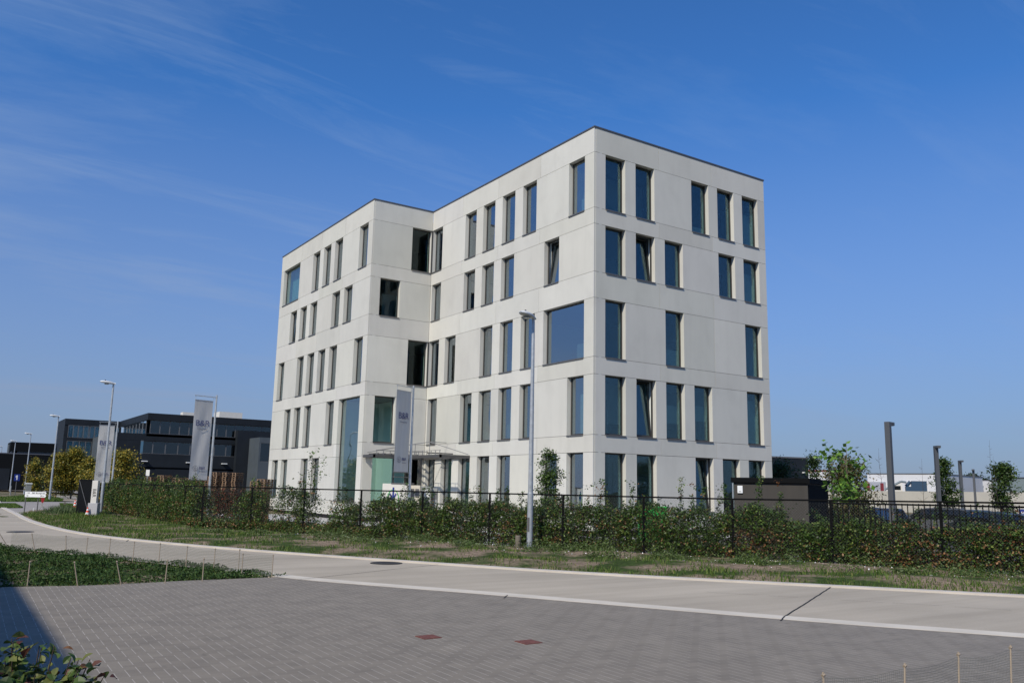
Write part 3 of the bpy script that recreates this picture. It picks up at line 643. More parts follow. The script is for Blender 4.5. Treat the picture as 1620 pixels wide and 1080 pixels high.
# ------------------------------------------------------------------ street lamps
def lamp(name, loc, label, grp, H=6.8):
    t = thing(name, loc, label, 'street lamp', grp, rz=R_(200))
    m = MB(); m.lathe([(.088, 0), (.086, 1.6), (.074, 1.62), (.046, H-.12), (.042, H)], (0, 0, 0), 14); m.obj('pole', M_GALV, t, smooth=False)
    m = MB(); m.box((.07, -.035, .5), (.091, .035, .9)); m.obj('hatch', M_SILL, t)
    # shell-shaped head reaching over the road (+x local)
    hd = MB(); n_ = 12; prof = [(-.10, .045, .05), (0, .075, .075), (.15, .13, .10), (.35, .165, .105), (.52, .15, .09), (.64, .09, .055), (.68, .02, .02)]
    for (x, wy, wz) in prof:
        for i in range(n_):
            a = 2*math.pi*i/n_; z = math.sin(a)*wz*(1 if math.sin(a) > 0 else .45)
            hd.v.append((x, math.cos(a)*wy, H+.03+x*.10+z))
    for k_ in range(len(prof)-1):
        for i in range(n_): hd.f.append((k_*n_+i, k_*n_+(i+1) % n_, (k_+1)*n_+(i+1) % n_, (k_+1)*n_+i)); hd.c.append(None)
    hd.f += [tuple(range(n_)), tuple(range(len(prof)*n_-n_, len(prof)*n_))[::-1]]; hd.c += [None, None]
    ho = hd.obj('lamp_head', M_LAMPHEAD, t, smooth=True)
    m = MB(); m.lathe([(.0, 0), (.10, .005), (.12, .03), (.1, .05)], (.34, 0, H-.035), 12); m.obj('lens', M_LENS, ho)
    m = MB(); m.lathe([(.026, 0), (.026, .05), (.015, .06)], (.42, 0, H+.155), 8); m.obj('sensor_cap', M_BLACK, ho)
    return t
SG = 'street lamps along the road'
lm = lamp('street_lamp', (-10.11, -9.52, 0), 'tall galvanised street lamp in the verge, nearest one, before the office block', SG)
for q, z, lab in [((-17.3, 19.4), 0, 'street lamp standing in front of the grey banner by the hedge end'), ((-16.8, 49.0), 0, 'street lamp in front of the yellow-green hornbeam trees'),
                  ((-16.1, 82.5), 0, 'street lamp just right of the blue traffic sign'), ((-16.0, 107), 0, 'farthest thin street lamp with a whole visible pole before the black hall')]:
    dup(lm, (q[0], q[1], z), R_(181), lab)
dup(lm, (-16.2, 133, 0), R_(181), 'street lamp cut by the left edge of the picture')
m = MB(); m.lathe([(.0, 0), (.085, 0), (.085, .32), (.075, .36), (0, .365)], (0, 0, 0), 14); tag(m.obj('bollard', mat('bollard_timber', (.16, .14, .11), .85), loc=(-10.2, -9.05, .0)), 'short round brown bollard in the verge beside the nearest lamp', 'bollard')

# ------------------------------------------------------------------ banner flags
def banner(loc, rz, label, H=6.9, wdt=.86, ln=4.05):
    t = thing('banner_flag', loc, label, 'banner', 'tall banner flags in the yard', rz=rz)
    m = MB(); m.tube((0, 0, 0), (0, 0, H), .075, .045, 12); m.obj('pole', M_GALV, t)
    m = MB(); zt = H-.12; m.tube((0, 0, zt), (-wdt-.22, 0, zt), .02); m.tube((-.16, 0, zt-.22), (-wdt-.2, 0, zt-.22), .016)
    m.tube((-.16, 0, zt-.22), (-.16, 0, zt), .008); m.tube((-wdt-.16, 0, zt-.22), (-wdt-.16, 0, zt), .008); m.obj('top_arm', M_GALV, t)
    m = MB(); zb = zt-.22-ln; m.tube((0, 0, zb-.22), (-wdt-.22, 0, zb-.22), .018); m.tube((-.14, 0, zb), (-wdt-.2, 0, zb), .022); m.tube((-wdt-.16, 0, zb), (-wdt-.16, 0, zb-.22), .008); m.obj('bottom_arm', M_SILL, t)
    m = MB(); nz = 24; nn = 8
    for sd_ in (0, 1):
        for i in range(nz+1):
            for j in range(nn+1):
                x = -.18-wdt*j/nn; z = zb+.01+(ln-.02)*i/nz
                y = .018*math.sin(j*1.1+i*.25)*math.sin(math.pi*i/nz)+sd_*.006; m.v.append((x, y, z))
    o2 = (nz+1)*(nn+1)
    for i in range(nz):
        for j in range(nn):
            a = i*(nn+1)+j; m.f.append((a, a+1, a+nn+2, a+nn+1)); m.f.append((o2+a, o2+a+nn+1, o2+a+nn+2, o2+a+1)); m.c += [None, None]
    cl = m.obj('cloth', M_BANNER, t, smooth=True)
    RX = Matrix.Rotation(math.pi/2, 4, 'X'); cx = -.18-wdt/2
    T4 = lambda x, z: Matrix.Translation((x, -.026, z)) @ RX
    text_mesh('lettering', 'B&R', .44, M_TEXT, cl, T4(cx, zb+ln-1.22), squeeze=1.05)
    text_mesh('small_lettering', 'bouwgroep', .12, M_TEXT2, cl, T4(cx, zb+ln-1.50))
    text_mesh('lower_lettering', 'B&R', .20, M_TEXT, cl, T4(cx+.17, zb+.62)); text_mesh('lower_small_lettering', 'bouwgroep', .07, M_TEXT2, cl, T4(cx+.18, zb+.46))
    m = MB(); c0 = (cx-.22, zb+.6)
    for k_ in range(16):
        t0, t1 = 2*math.pi*k_/16, 2*math.pi*(k_+1)/16; P_ = lambda r, tt: (c0[0]+r*math.cos(tt), -.028, c0[1]+r*math.sin(tt))
        m.add([P_(.15, t0), P_(.15, t1), P_(.13, t1), P_(.13, t0)], [(0, 1, 2, 3)])
    m.box((c0[0]-.012, -.03, c0[1]-.13), (c0[0]+.012, -.027, c0[1]+.1)); m.tube((c0[0], -.028, c0[1]-.06), (c0[0]+.08, -.028, c0[1]+.05), .012, n=4); m.tube((c0[0], -.028, c0[1]-.06), (c0[0]-.08, -.028, c0[1]+.05), .012, n=4)
    m.obj('emblem', M_TEXT2, cl)
    return t
q = at(654.6, 610, 42); banner((q[0], q[1], -.33), R_(27), 'shaded grey banner flag in front of the office entrance', H=q[2]+.33, wdt=1.15, ln=3.9)
q = at(343, 625, 48); banner((q[0], q[1], -.33), R_(17), 'grey banner flag lettered in navy, before the pallet stacks', H=q[2]+.33, wdt=1.04, ln=4.15)
q = at(186.7, 666, 66); banner((q[0], q[1], -.2), R_(8), 'pale banner flag partly behind a street lamp, farthest of the three', H=q[2]+.2, wdt=1.0, ln=3.95)

# ------------------------------------------------------------------ fence
def zf(s): return 1.56+.05*max(0, (5-s)/5)+(.0 if s < 25 else .0)
fence = thing('wire_fence', (float(FP0[0]), float(FP0[1]), 0), 'black chain-link fence with slim posts and top rail along the hedge', 'fence')
def FL(p, z): return (float(p[0]-FP0[0]), float(p[1]-FP0[1]), z)
svals = [-2.5*i for i in range(6, 0, -1)]+[2.5*i for i in range(11)]
s_ = 27.6
while s_ < SEND: svals.append(s_); s_ += 2.6
for s in svals:
    p = fpos(s); m = MB(); m.tube(FL(p, -.1), FL(p, zf(s)+.02), .034, .034, 8); m.obj('post', M_BLACK, fence)
m = MB()
for a, b_ in zip(svals[:-1], svals[1:]): m.tube(FL(fpos(a), zf(a)), FL(fpos(b_), zf(b_)), .022, n=6, cap=False)
m.obj('top_rail', M_BLACK, fence)
m = MB(); r = .0009
for a, b_ in zip(svals[:-1], svals[1:]):            # diamond mesh
    A, B = fpos(a), fpos(b_); Lg = b_-a; H_ = 1.5; stp = .075; dv = (B-A)/np.linalg.norm(B-A); nv = np.array([dv[1], -dv[0]])
    for sg in (1, -1):
        x = -H_
        while x < Lg:
            x0, z0_ = (x, 0) if x >= 0 else (0, -x); x1, z1_ = (x+H_, H_) if x+H_ <= Lg else (Lg, Lg-x)
            if x1 > x0:
                if sg == 1: P_, Q_ = (x0, z0_), (x1, z1_)
                else: P_, Q_ = (Lg-x0, z0_), (Lg-x1, z1_)
                a3 = np.array([*(A+dv*P_[0]-nv*.02), P_[1]+.03]); b3 = np.array([*(A+dv*Q_[0]-nv*.02), Q_[1]+.03])
                ww = np.array([0, 0, r*1.3]); a3[:2] -= FP0; b3[:2] -= FP0
                m.add([a3-ww, b3-ww, b3+ww, a3+ww], [(0, 1, 2, 3)])
            x += stp
m.obj('wire_mesh', M_MESH, fence)
# railing of upright bars behind the right-hand part
rl = thing('bar_railing', (float(fpos(2.6)[0]), float(fpos(2.6)[1]), 0), 'black railing of upright bars behind the right end of the wire fence', 'railing')
O2 = fpos(2.6); nB = fnorm(0)*.14
m = MB(); s = 2.6; cnt = 0
while s > -14: 
    p = fpos(s)+nB-O2; m.box((p[0]-.009, p[1]-.009, .12), (p[0]+.009, p[1]+.009, zf(s)-.05)); s -= .125
m.obj('bars', M_BLACK, rl)
m = MB()
for zz_ in (.12, 1.52):
    a, b_ = fpos(2.6)+nB-O2, fpos(-14)+nB-O2; m.tube((a[0], a[1], zz_), (b_[0], b_[1], zz_+.05), .022, n=6)
m.obj('rail', M_BLACK, rl)

# ------------------------------------------------------------------ hedges and shrubs
def hedge(name, s0, s1, top, label, dens, rust, thick=.40, shoots=.32, cat='hedge', back=.33, seed=0, lean=(0, 0)):
    root = thing(name, (float(fpos((s0+s1)/2)[0]), float(fpos((s0+s1)/2)[1]), 0), label, cat); O = np.array([root.location[0], root.location[1], 0])
    ln = s1-s0; nc = int(ln*dens*3.2); S = rng.uniform(s0, s1, nc); ph = rng.uniform(0, 6, 4)
    prof = top*(1+.08*(np.abs(np.sin(S*3.3+ph[0]+.7*np.sin(S*1.1)))-.5)+.07*np.sin(S*1.9+ph[0])+.06*np.sin(S*4.3+ph[1])+.04*np.sin(S*9.1+ph[2]))
    u = rng.uniform(0, 1, nc)**.9; Zc = .04+u*(prof-.04); Zc = np.where(rng.uniform(0, 1, nc) < .12, rng.uniform(.02, .3, nc), Zc)
    sh = rng.uniform(0, 1, nc) < .004; Zc = np.where(sh, prof+rng.uniform(0, shoots*1.8, nc), Zc)
    W_ = thick*(.6+.4*np.sin(np.pi*np.clip(Zc/np.maximum(prof, .1), 0, 1))**.7)*np.where(sh, .2, 1)
    W_ = W_*(.55+.55*np.abs(np.sin(S*3.3+ph[0]+.7*np.sin(S*1.1)))); T2 = rng.uniform(-1, 1, nc); T2 = np.sign(T2)*np.abs(T2)**.6
    base = np.array([fpos(s)+fnorm(s)*back for s in S]); nn = np.array([fnorm(s) for s in S])
    Cc = np.concatenate([base+nn*(T2*W_)[:, None], Zc[:, None]], 1)
    SS, SZ, SB_ = [], [], []; s = s0+.1
    while s < s1:
        t_ = top*(1+.07*np.sin(s*1.9+ph[0])+.06*np.sin(s*4.3+ph[1])); hh = random.random()**2*shoots*2.2+.06; bx_ = random.uniform(-.3, .3)*thick; ln2 = random.uniform(-.25, .25)
        for q in range(int(3+hh*16)):
            z_ = t_-.12+q/(3+hh*16)*(hh+.12); SS.append(s+ln2*(z_-t_)); SZ.append(z_); SB_.append(bx_)
        s += random.uniform(.10, .34)
    cs_ = np.array([np.concatenate([fpos(a)+fnorm(a)*(back+c), [b]]) for a, b, c in zip(SS, SZ, SB_)]); S = np.concatenate([S, SS]); Zc = np.concatenate([Zc, SZ]); Cc = np.concatenate([Cc, cs_]); nsh = len(SS); nc = len(S)
    gap = np.sin(S*2.7+ph[3])*np.sin(Zc*4+S*1.3)*.5+.5; keep = rng.uniform(0, 1, nc) < (.40+.60*gap); keep[nc-nsh:] = True; Cc, S2_, Z2 = Cc[keep], S[keep], Zc[keep]
    k_ = 11; n = len(Cc); off = rng.normal(size=(n, k_, 3))*np.array([.085, .085, .05])*np.where(np.arange(n) >= n-nsh, .5, 1)[:, None, None]; P = (Cc[:, None, :]+off).reshape(-1, 3)
    P[:, 2] = np.maximum(P[:, 2], .03)
    pr = np.clip(rust(S2_, Z2), 0, 1); isr = rng.uniform(0, 1, n) < pr
    gsel = rng.choice(5, n, p=[.28, .3, .22, .08, .12]); rsel = rng.choice(4, n)
    c = np.where(isr[:, None], RUST[rsel], GREENS[gsel]); c = np.repeat(c, k_, 0)*rng.uniform(.7, 1.35, (n*k_, 1))
    mixr = rng.uniform(0, 1, n*k_) < .03; c[mixr] = RUST[rng.choice(4, mixr.sum())]
    leaves('foliage', P-O, .068, c, root)
    m = MB(); s = s0+.1
    while s < s1:
        p = fpos(s)+fnorm(s)*back; h = top*random.uniform(.75, 1.15)
        pts = [Vector((p[0]-O[0], p[1]-O[1], -.1))]
        for i in range(1, 5): pts.append(Vector((p[0]-O[0]+random.uniform(-.1, .1)*i*.5, p[1]-O[1]+random.uniform(-.1, .1)*i*.5, h*i/4)))
        m.path(pts, [.012, .010, .008, .005, .003], 5)
        for q in range(3):
            i = random.randint(1, 3); a = pts[i]; m.tube(a, a+Vector((random.uniform(-.3, .3), random.uniform(-.3, .3), random.uniform(.1, .4))), .005, .002, 4)
        s += random.uniform(.22, .42)
    m.obj('stems', M_BARK2, root); return root
hedge('beech_hedge', -14, 3.7, 1.02, 'beech hedge with rust-brown leaves along the right end of the fence', 330, lambda s, z: .10+.28*smooth((1.5-s)/3)+.16*np.sin(s*1.7)-.22*(z-.6), shoots=.3)
hedge('beech_hedge', 3.7, 9.8, 1.24, 'dense green beech hedge between the nearest lamp and the dark kiosk', 340, lambda s, z: .04+.30*(s < 5.2)*(z < .8)+.15*(s > 9)*(z < .7), shoots=.45)
hedge('beech_hedge', 9.8, 17.2, 1.18, 'patchy dark green beech hedge left of the nearest lamp', 340, lambda s, z: .05+.08*(z < .5), shoots=.3)
hedge('beech_shrub', 17.7, 18.9, 1.1, 'ragged beech shrub below the tall entrance window', 170, lambda s, z: .08+0*s, cat='shrub', thick=.42)
hedge('beech_shrub', 19.9, 21.3, 1.45, 'dark beech shrub at the foot of the sparse young tree', 210, lambda s, z: .05+0*s, cat='shrub', thick=.45)
hedge('beech_shrub', 22.0, 23.4, 1.42, 'beech shrub standing before the left corner of the office block', 200, lambda s, z: .05+0*s, cat='shrub', thick=.45)
hedge('beech_hedge', 26.2, SEND-.3, 1.50, 'tall green beech hedge between the gate pillar and the grey flag', 330, lambda s, z: .05+.12*(z < .4), shoots=.2, thick=.42)
# low dry undergrowth between the shrubs
hedge('undergrowth', 16.8, 27.5, .34, 'low dry brown undergrowth at the foot of the fence between the shrubs', 130, lambda s, z: .22+0*s, cat='undergrowth', shoots=.3)

def tree(name, loc, label, H, cr0, rad, nl, pal, leaf=.09, cat='tree', group=None, trunk=.05, shape='ovoid', bark=None, fork=3, seed=1, up=.45):
    """tapered trunk, limbs, and leaf clumps gathered round the limb tips"""
    rd = random.Random(seed); root = thing(name, loc, label, cat, group); m = MB(); tips = []
    top = Vector((rd.uniform(-.1, .1), rd.uniform(-.1, .1), H*.93)); prev = Vector((0, 0, -.1)); pts = [prev]
    for i in range(1, 7): pts.append(Vector((top.x*i/6+rd.uniform(-.03, .03)*H*.2, top.y*i/6+rd.uniform(-.03, .03)*H*.2, H*.93*i/6)))
    m.path(pts, [trunk*(1-.14*i) for i in range(7)], 7)
    nb = max(8, int(fork*6))
    for i in range(nb):
        f_ = rd.uniform(0, 1); z = cr0+(H*.9-cr0)*f_; k_ = z/(H*.93)*6; j = min(5, int(k_)); a = pts[j].lerp(pts[j+1], k_-j)
        if shape == 'ovoid': rr = rad*math.sin(math.pi*min(1, max(.08, (f_*.85+.15))))**.6
        elif shape == 'cone': rr = rad*(1-f_*.9)
        else: rr = rad*(.55+.6*f_ if f_ < .7 else 1.0-(f_-.7))
        th = rd.uniform(0, 2*math.pi); ln_ = rr*rd.uniform(.6, 1.05)
        e = a+Vector((math.cos(th)*ln_, math.sin(th)*ln_, ln_*rd.uniform(.2, .9))); mid = a.lerp(e, .5)+Vector((0, 0, -.03*ln_))
        if e.z > H: e.z = H*rd.uniform(.93, 1)
        m.path([a, mid, e], [trunk*.35, trunk*.22, trunk*.08], 5); tips += [mid.lerp(e, .3), e, e, a.lerp(mid, .8)]
        for q in range(2):
            e2 = mid+Vector((rd.uniform(-1, 1), rd.uniform(-1, 1), rd.uniform(-.2, .8)))*rr*.45; m.tube(mid, e2, trunk*.12, trunk*.04, 4); tips.append(e2)
    m.obj('trunk', bark or M_BARK, root)
    if nl:
        T = np.array([tuple(t) for t in tips]); T = T[rng.choice(len(T), nl)]
        sp = rad*.20; P = T+rng.normal(size=(nl, 3))*np.array([sp, sp, sp*.85]); c = pick(pal, nl)
        # clump-wise hue variation
        ph = rng.uniform(0, 6, 3); v = 1+.22*np.sin(P[:, 0]*7/rad+ph[0])*np.cos(P[:, 2]*5/rad+ph[1]); leaves('crown', P, leaf, c*v[:, None], root, up=up)
    return root
YG = np.array([[.32, .25, .03], [.40, .29, .04], [.16, .17, .03], [.07, .10, .02], [.24, .22, .04]])
MIDG = np.array([[.05, .10, .018], [.08, .14, .025], [.035, .07, .015], [.11, .17, .035]])
DKG = np.array([[.022, .045, .014], [.035, .065, .018], [.05, .085, .022]])
q = at(870, 790, 27.2); tree('young_tree', (q[0], q[1], -.3), 'slim young leafy tree rising from the hedge right of the nearest lamp', 3.6, .3, .46, 4600, MIDG, .075, trunk=.022, fork=5, seed=3)
q = at(490, 790, 35); tree('young_tree', (q[0], q[1], -.3), 'sparse young sapling with few leaves before the white left wing', 3.6, 1.3, .6, 210, MIDG, .10, trunk=.02, fork=3, seed=5)
q = at(1342, 800, 28); tree('young_tree', (q[0], q[1], -.33), 'young tree with large bright green leaves right of the kiosk', 3.95, 1.9, .78, 340, np.array([[.10, .21, .025], [.15, .27, .04], [.07, .15, .02]]), .19, trunk=.035, fork=2.2, seed=9, shape='fan')
q = at(1345, 800, 42); tree('bushy_tree', (q[0], q[1], -.33), 'olive brown bushy tree directly behind the bright green young tree', 3.8, .7, 1.25, 7500, np.array([[.10, .11, .03], [.13, .10, .04], [.06, .08, .02]]), .12, trunk=.05, fork=5, seed=12)
q = at(1293, 800, 48); tree('pointed_tree', (q[0], q[1], -.33), 'narrow dark pointed tree just right of the kiosk roof', 4.4, .6, .85, 3200, DKG, .12, trunk=.04, fork=6, seed=14, shape='cone')
q = at(1232, 800, 60); tree('evergreen_tree', (q[0], q[1], -.33), 'dark evergreen tree peeping above the kiosk by the office corner', 4.3, .4, 1.5, 5000, DKG, .15, trunk=.06, fork=6, seed=15)
q = at(1499, 800, 57); tree('young_tree', (q[0], q[1], -.33), 'slim upright green tree just right of the second square lamp post', 4.6, 1.0, .70, 4200, MIDG*.8, .14, trunk=.04, fork=6, seed=17, shape='ovoid')
q = at(1592, 800, 55); tree('young_tree', (q[0], q[1], -.33), 'round-crowned green tree near the right edge before the cream wall', 4.4, 1.2, .74, 3400, MIDG*.75, .15, trunk=.04, fork=5, seed=18)
for i, (u, D, H, lab) in enumerate([(1398, 40, 4.4, 'thin bare sapling just left of the nearest square lamp post'), (1461, 46, 4.2, 'thin bare sapling before the blue machine'),
                                    (1569, 44, 5.0, 'thin reddish bare sapling, tallest of the leafless ones'), (1580, 52, 4.6, 'thin bare sapling just left of the round-crowned tree')]):
    q = at(u, 800, D); tree('bare_sapling', (q[0], q[1], -.33), lab, H, 1.2, .35, 0, MIDG, trunk=.016, fork=3, seed=40+i, group='bare saplings in the car park', bark=M_BARK2)
for (x, y, z), H, rad, nl, lab, sd_ in [((-16.9, 62, 0), 3.9, .85, 4200, 'small yellow-green hornbeam, leftmost of its clump', 21), ((-15.6, 56.5, 0), 4.2, 1.15, 9000, 'yellow-green hornbeam behind a lamp, second in the clump', 22),
                                 ((-14.4, 56.5, 0), 4.75, 1.2, 10000, 'tallest yellow-green hornbeam with glass facade behind', 23), ((-13.5, 54.0, 0), 3.9, .85, 5500, 'yellow-green hornbeam at the right end of its clump by the black gate', 24)]:
    tree('hornbeam_tree', (x, y, z), lab, H, .3, rad, nl, YG, .16, trunk=.08, fork=9, seed=sd_, group='yellow-green hornbeams left of the gate')
q = at(190, 790, 70); tree('hornbeam_tree', (q[0], q[1], -.2), 'yellowing hornbeam behind the farthest banner flag', 4.1, .3, 1.4, 8000, YG, .16, trunk=.08, fork=8, seed=25)
q = at(158, 790, 68); tree('hornbeam_tree', (q[0], q[1], -.2), 'low yellowing hornbeam above the white gate pillar', 3.2, .3, 1.2, 4000, YG, .16, trunk=.06, fork=8, seed=26)
for i, (u, lab) in enumerate([(1541, 'round dark tree far behind the white hall'), (1558, 'low dark tree far off, right beside another dark tree')]):
    q = at(u, 800, 190); tree('far_tree', (q[0], q[1], -.3), lab, 6.4-i*.9, 1.5, 2.6, 2500, DKG*.8, .5, trunk=.2, fork=6, seed=60+i)
# dark red hedge inside the yard
def box_hedge(name, a, b, z0, h, th, label, pal, n, leaf=.11):
    A, B = np.array(a), np.array(b); c0 = (A+B)/2; root = thing(name, (float(c0[0]), float(c0[1]), z0), label, 'hedge')
    t = rng.uniform(0, 1, n); d = (B-A)/np.linalg.norm(B-A); nv = np.array([-d[1], d[0]])
    P = np.concatenate([(A+(B-A)*t[:, None])-c0+nv*rng.uniform(-th, th, (n, 1)), (rng.uniform(0, 1, (n, 1))**.8)*h*(1+.1*np.sin(t*37)[:, None])], 1)
    leaves('foliage', P, leaf, pick(pal, n), root)
    m = MB()
    for i in range(14):
        p = (A+(B-A)*(i+.5)/14)-c0; m.tube((p[0], p[1], 0), (p[0]+random.uniform(-.1, .1), p[1], h*.9), .03, .01, 5)
    m.obj('stems', M_BARK2, root)
a, b_ = at(333, 800, 50), at(424, 800, 50)
box_hedge('yard_hedge', a[:2], b_[:2], -.33, 1.65, .5, 'dark reddish hedge inside the yard below the pallet stacks', np.array([[.10, .03, .018], [.05, .05, .018], [.03, .045, .015], [.16, .045, .02]]), 9000)

# nearest bush, bottom left
q = (-24.27, -26.05); bsh = thing('beech_bush', (q[0], q[1], 0), 'close beech bush with green and red-brown leaves in the bottom left corner', 'bush')
def big_leaves(n, P, size, colors, parent, name):
    nr = rng.normal(size=(n, 3))*.6; nr[:, 2] = np.abs(nr[:, 2])+.5; nr[:, 0] -= .2; nr /= np.linalg.norm(nr, axis=1)[:, None]
    t = np.cross(nr, rng.normal(size=(n, 3))); t /= np.linalg.norm(t, axis=1)[:, None]; b = np.cross(nr, t); s = size*rng.uniform(.7, 1.2, n)
    V = []; 
    prof = [(-.5, 0), (-.32, .22), (-.05, .33), (.22, .24), (.5, 0)]
    for sg in (1, -1):
        pts = [P+t*(a*s)[:, None]+b*(sg*wd*s)[:, None]+nr*((wd*.35-abs(a)*.18)*s)[:, None] for a, wd in prof[1:-1]]
        e0 = P+t*(-.5*s)[:, None]-nr*(.09*s)[:, None]; e1 = P+t*(.5*s)[:, None]-nr*(.12*s)[:, None]; mid = P
        V.append(np.stack([e0, pts[0], pts[1], mid], 1)); V.append(np.stack([mid, pts[1], pts[2], e1], 1))
    V = np.concatenate([v.reshape(-1, 3) for v in V]); return quads(name, V, None, np.concatenate([colors]*4), M_LEAF, parent)
nb = 5200; ph_ = rng.uniform(0, 2*math.pi, nb); rr = rng.uniform(0, 1, nb)**.5; hh = rng.uniform(0, 1, nb)
ctr = np.stack([np.cos(ph_)*rr*.50, np.sin(ph_)*rr*.50, .25+hh*.62*(1-.45*rr**2)+.0], 1)
m = MB(); twigs = []
for i in range(150):
    th = random.uniform(0, 2*math.pi); r_ = random.uniform(.05, .36); e = Vector((math.cos(th)*r_, math.sin(th)*r_, random.uniform(.66, 1.08)-r_*.40)); mid = Vector((e.x*.4, e.y*.4, e.z*.55))
    m.path([Vector((e.x*.1, e.y*.1, 0)), mid, e], [.009, .006, .002], 5); twigs.append((mid, e))
m.obj('stems', M_BARK2, bsh)
P = []
for i in range(nb):
    a, e = random.choice(twigs); t = random.uniform(0, 1.0); p = a.lerp(e, t); P.append((p.x+random.gauss(0, .022), p.y+random.gauss(0, .022), p.z+random.gauss(0, .018)))
P = np.array(P); cc = pick(np.array([[.06, .11, .022], [.10, .15, .035], [.14, .16, .045], [.045, .08, .02]]), nb); rr_ = rng.uniform(0, 1, nb) < (.03+.10*(P[:, 2] > .72)); cc[rr_] = pick(np.array([[.15, .05, .03], [.22, .11, .05], [.10, .04, .03]]), rr_.sum())
big_leaves(nb, P, .056, cc, bsh, 'foliage')

# ------------------------------------------------------------------ verge grass and weeds
def blades(name, P, h, colors, wd=.010, lean=.5):
    n = len(P); th = rng.uniform(0, 2*math.pi, n); d = np.stack([np.cos(th), np.sin(th), np.zeros(n)], 1); hh_ = (h*rng.uniform(.5, 1.3, n))[:, None]
    ld = rng.normal(size=(n, 3))*lean; ld[:, 2] = 0; up = np.array([0, 0, 1.]); wv = d*wd
    V = np.stack([P-wv, P+wv, P+wv*.6+(up*.6+ld*.25)*hh_, P-wv*.6+(up*.6+ld*.25)*hh_], 1).reshape(-1, 3); V2 = np.stack([P-wv*.6+(up*.6+ld*.25)*hh_, P+wv*.6+(up*.6+ld*.25)*hh_, P+(up+ld*.8)*hh_+wv*.1, P+(up+ld*.8)*hh_-wv*.1], 1).reshape(-1, 3)
    return quads(name, np.concatenate([V, V2]), None, np.concatenate([colors, colors]), M_GRASS)
GR = np.array([[.065, .12, .02], [.095, .16, .028], [.13, .18, .04], [.20, .19, .075], [.045, .085, .016]])
def in_poly(x, y, poly):
    c = np.zeros(len(x), bool); j = len(poly)-1
    for i in range(len(poly)):
        xi, yi = poly[i]; xj, yj = poly[j]
        cond = ((yi > y) != (yj > y)) & (x < (xj-xi)*(y-yi)/(yj-yi+1e-12)+xi); c ^= cond; j = i
    return c
n = 420000; X = rng.uniform(-23, 6, n); Y = rng.uniform(-44, 27, n)
VERGE = [p for p in offset(EF, -.22) if p[1] < 19]+[gp(22, 811.5), gp(57, 811), gp(84, 816), gp(110, 812), gp(143, 808.5)]+[tuple(fpos(s)+fnorm(s)*.5) for s in np.arange(SEND, -28, -1.0)]
ok = in_poly(X, Y, VERGE); X, Y = X[ok], Y[ok]
nz_ = np.sin(X*1.7+Y*.9)*np.cos(Y*1.3-X*.6)+.6*np.sin(X*4.1-Y*3.3+1)+.35*np.sin(X*9+Y*7)
de = dist_poly(X, Y, EDGE_FAR); fsd = -fence_side(X, Y)
pk = np.clip(.36+.38*nz_+.9*np.exp(-de/.45)-.75*np.exp(-fsd/1.0)+.45*(Y > -2)+.15*smooth((-12-Y)/8), 0.02, 1); ok = rng.uniform(0, 1, len(X)) < pk; X, Y, pk, de = X[ok], Y[ok], pk[ok], de[ok]
P = np.stack([X, Y, height(X, Y)-.01], 1)
tall = np.where((Y > 6) & (de > 1.2), .11, .085)*(.5+.8*pk)
o = blades('grass', P, tall, pick(GR, len(P), [.25, .28, .2, .12, .15]), .011); o['kind'] = 'stuff'; tag(o, 'patchy green grass on the verge between road and fence', 'grass'); print('verge blades', len(P))
ns = 420; st = MB()
for _ in range(ns):
    s_q = random.uniform(-14, 22); d_q = random.uniform(.1, 2.4); p_q = fpos(s_q)-fnorm(s_q)*d_q; r_q = random.uniform(.008, .03)
    if not in_poly(np.array([p_q[0]]), np.array([p_q[1]]), VERGE)[0]: continue
    z_q = float(height(np.array([p_q[0]]), np.array([p_q[1]]))[0]); g_q = random.uniform(.6, 1.3); st.cur = (g_q, g_q, g_q)
    c_q = [(p_q[0]+random.uniform(.6, 1)*r_q*a, p_q[1]+random.uniform(.6, 1)*r_q*b, z_q+.004+random.uniform(.2, .8)*r_q*c) for a, b, c in ((1, 0, 0), (0, 1, 0), (-1, 0, 0), (0, -1, 0), (0, 0, 1))]
    st.add(c_q, [(0, 1, 4), (1, 2, 4), (2, 3, 4), (3, 0, 4)])
so_ = st.obj('pebbles', mat('pebble', (.27, .24, .19), .9, attr='tone')); so_['kind'] = 'stuff'; tag(so_, 'small pale stones lying on the bare earth of the verge', 'stones')
# weed tufts
n = 210
wx = []; 
while len(wx) < n:
    s = random.uniform(-14, 22); d = random.uniform(.35, 2.6); p = fpos(s)-fnorm(s)*d
    if in_poly(np.array([p[0]]), np.array([p[1]]), VERGE)[0]: wx.append(p)
PP = []; 
for p in wx:
    k_ = random.randint(50, 150); r_ = random.uniform(.08, .34); a = rng.normal(size=(k_, 2))*r_*.6; z = np.abs(rng.normal(size=k_))*r_*.45
    PP.append(np.concatenate([a+p, (height(a[:, 0]+p[0], a[:, 1]+p[1])+.02+z)[:, None]], 1))
PP = np.concatenate(PP); o = leaves('weeds', PP, .07, pick(np.array([[.06, .10, .02], [.09, .14, .035], [.13, .17, .06]]), len(PP)), up=.2, wid=.35); o['kind'] = 'stuff'; tag(o, 'low leafy weeds scattered over the bare earth of the verge', 'weeds')
# reedy tall grass near the driveway
n = 1500; c = np.array(gp(88, 814)); A = np.array(gp(112, 809)); t = rng.uniform(0, 1, n); PX = c+(A-c)*t[:, None]+rng.normal(size=(n, 2))*np.array([.3, .4])
o = blades('tall_grass', np.concatenate([PX, np.full((n, 1), .0)], 1), .34, pick(np.array([[.09, .13, .05], [.13, .17, .08], [.06, .10, .03]]), n), .014, .35); o['kind'] = 'stuff'; tag(o, 'pale tall grass clump at the driveway edge left of the pillar', 'grass')
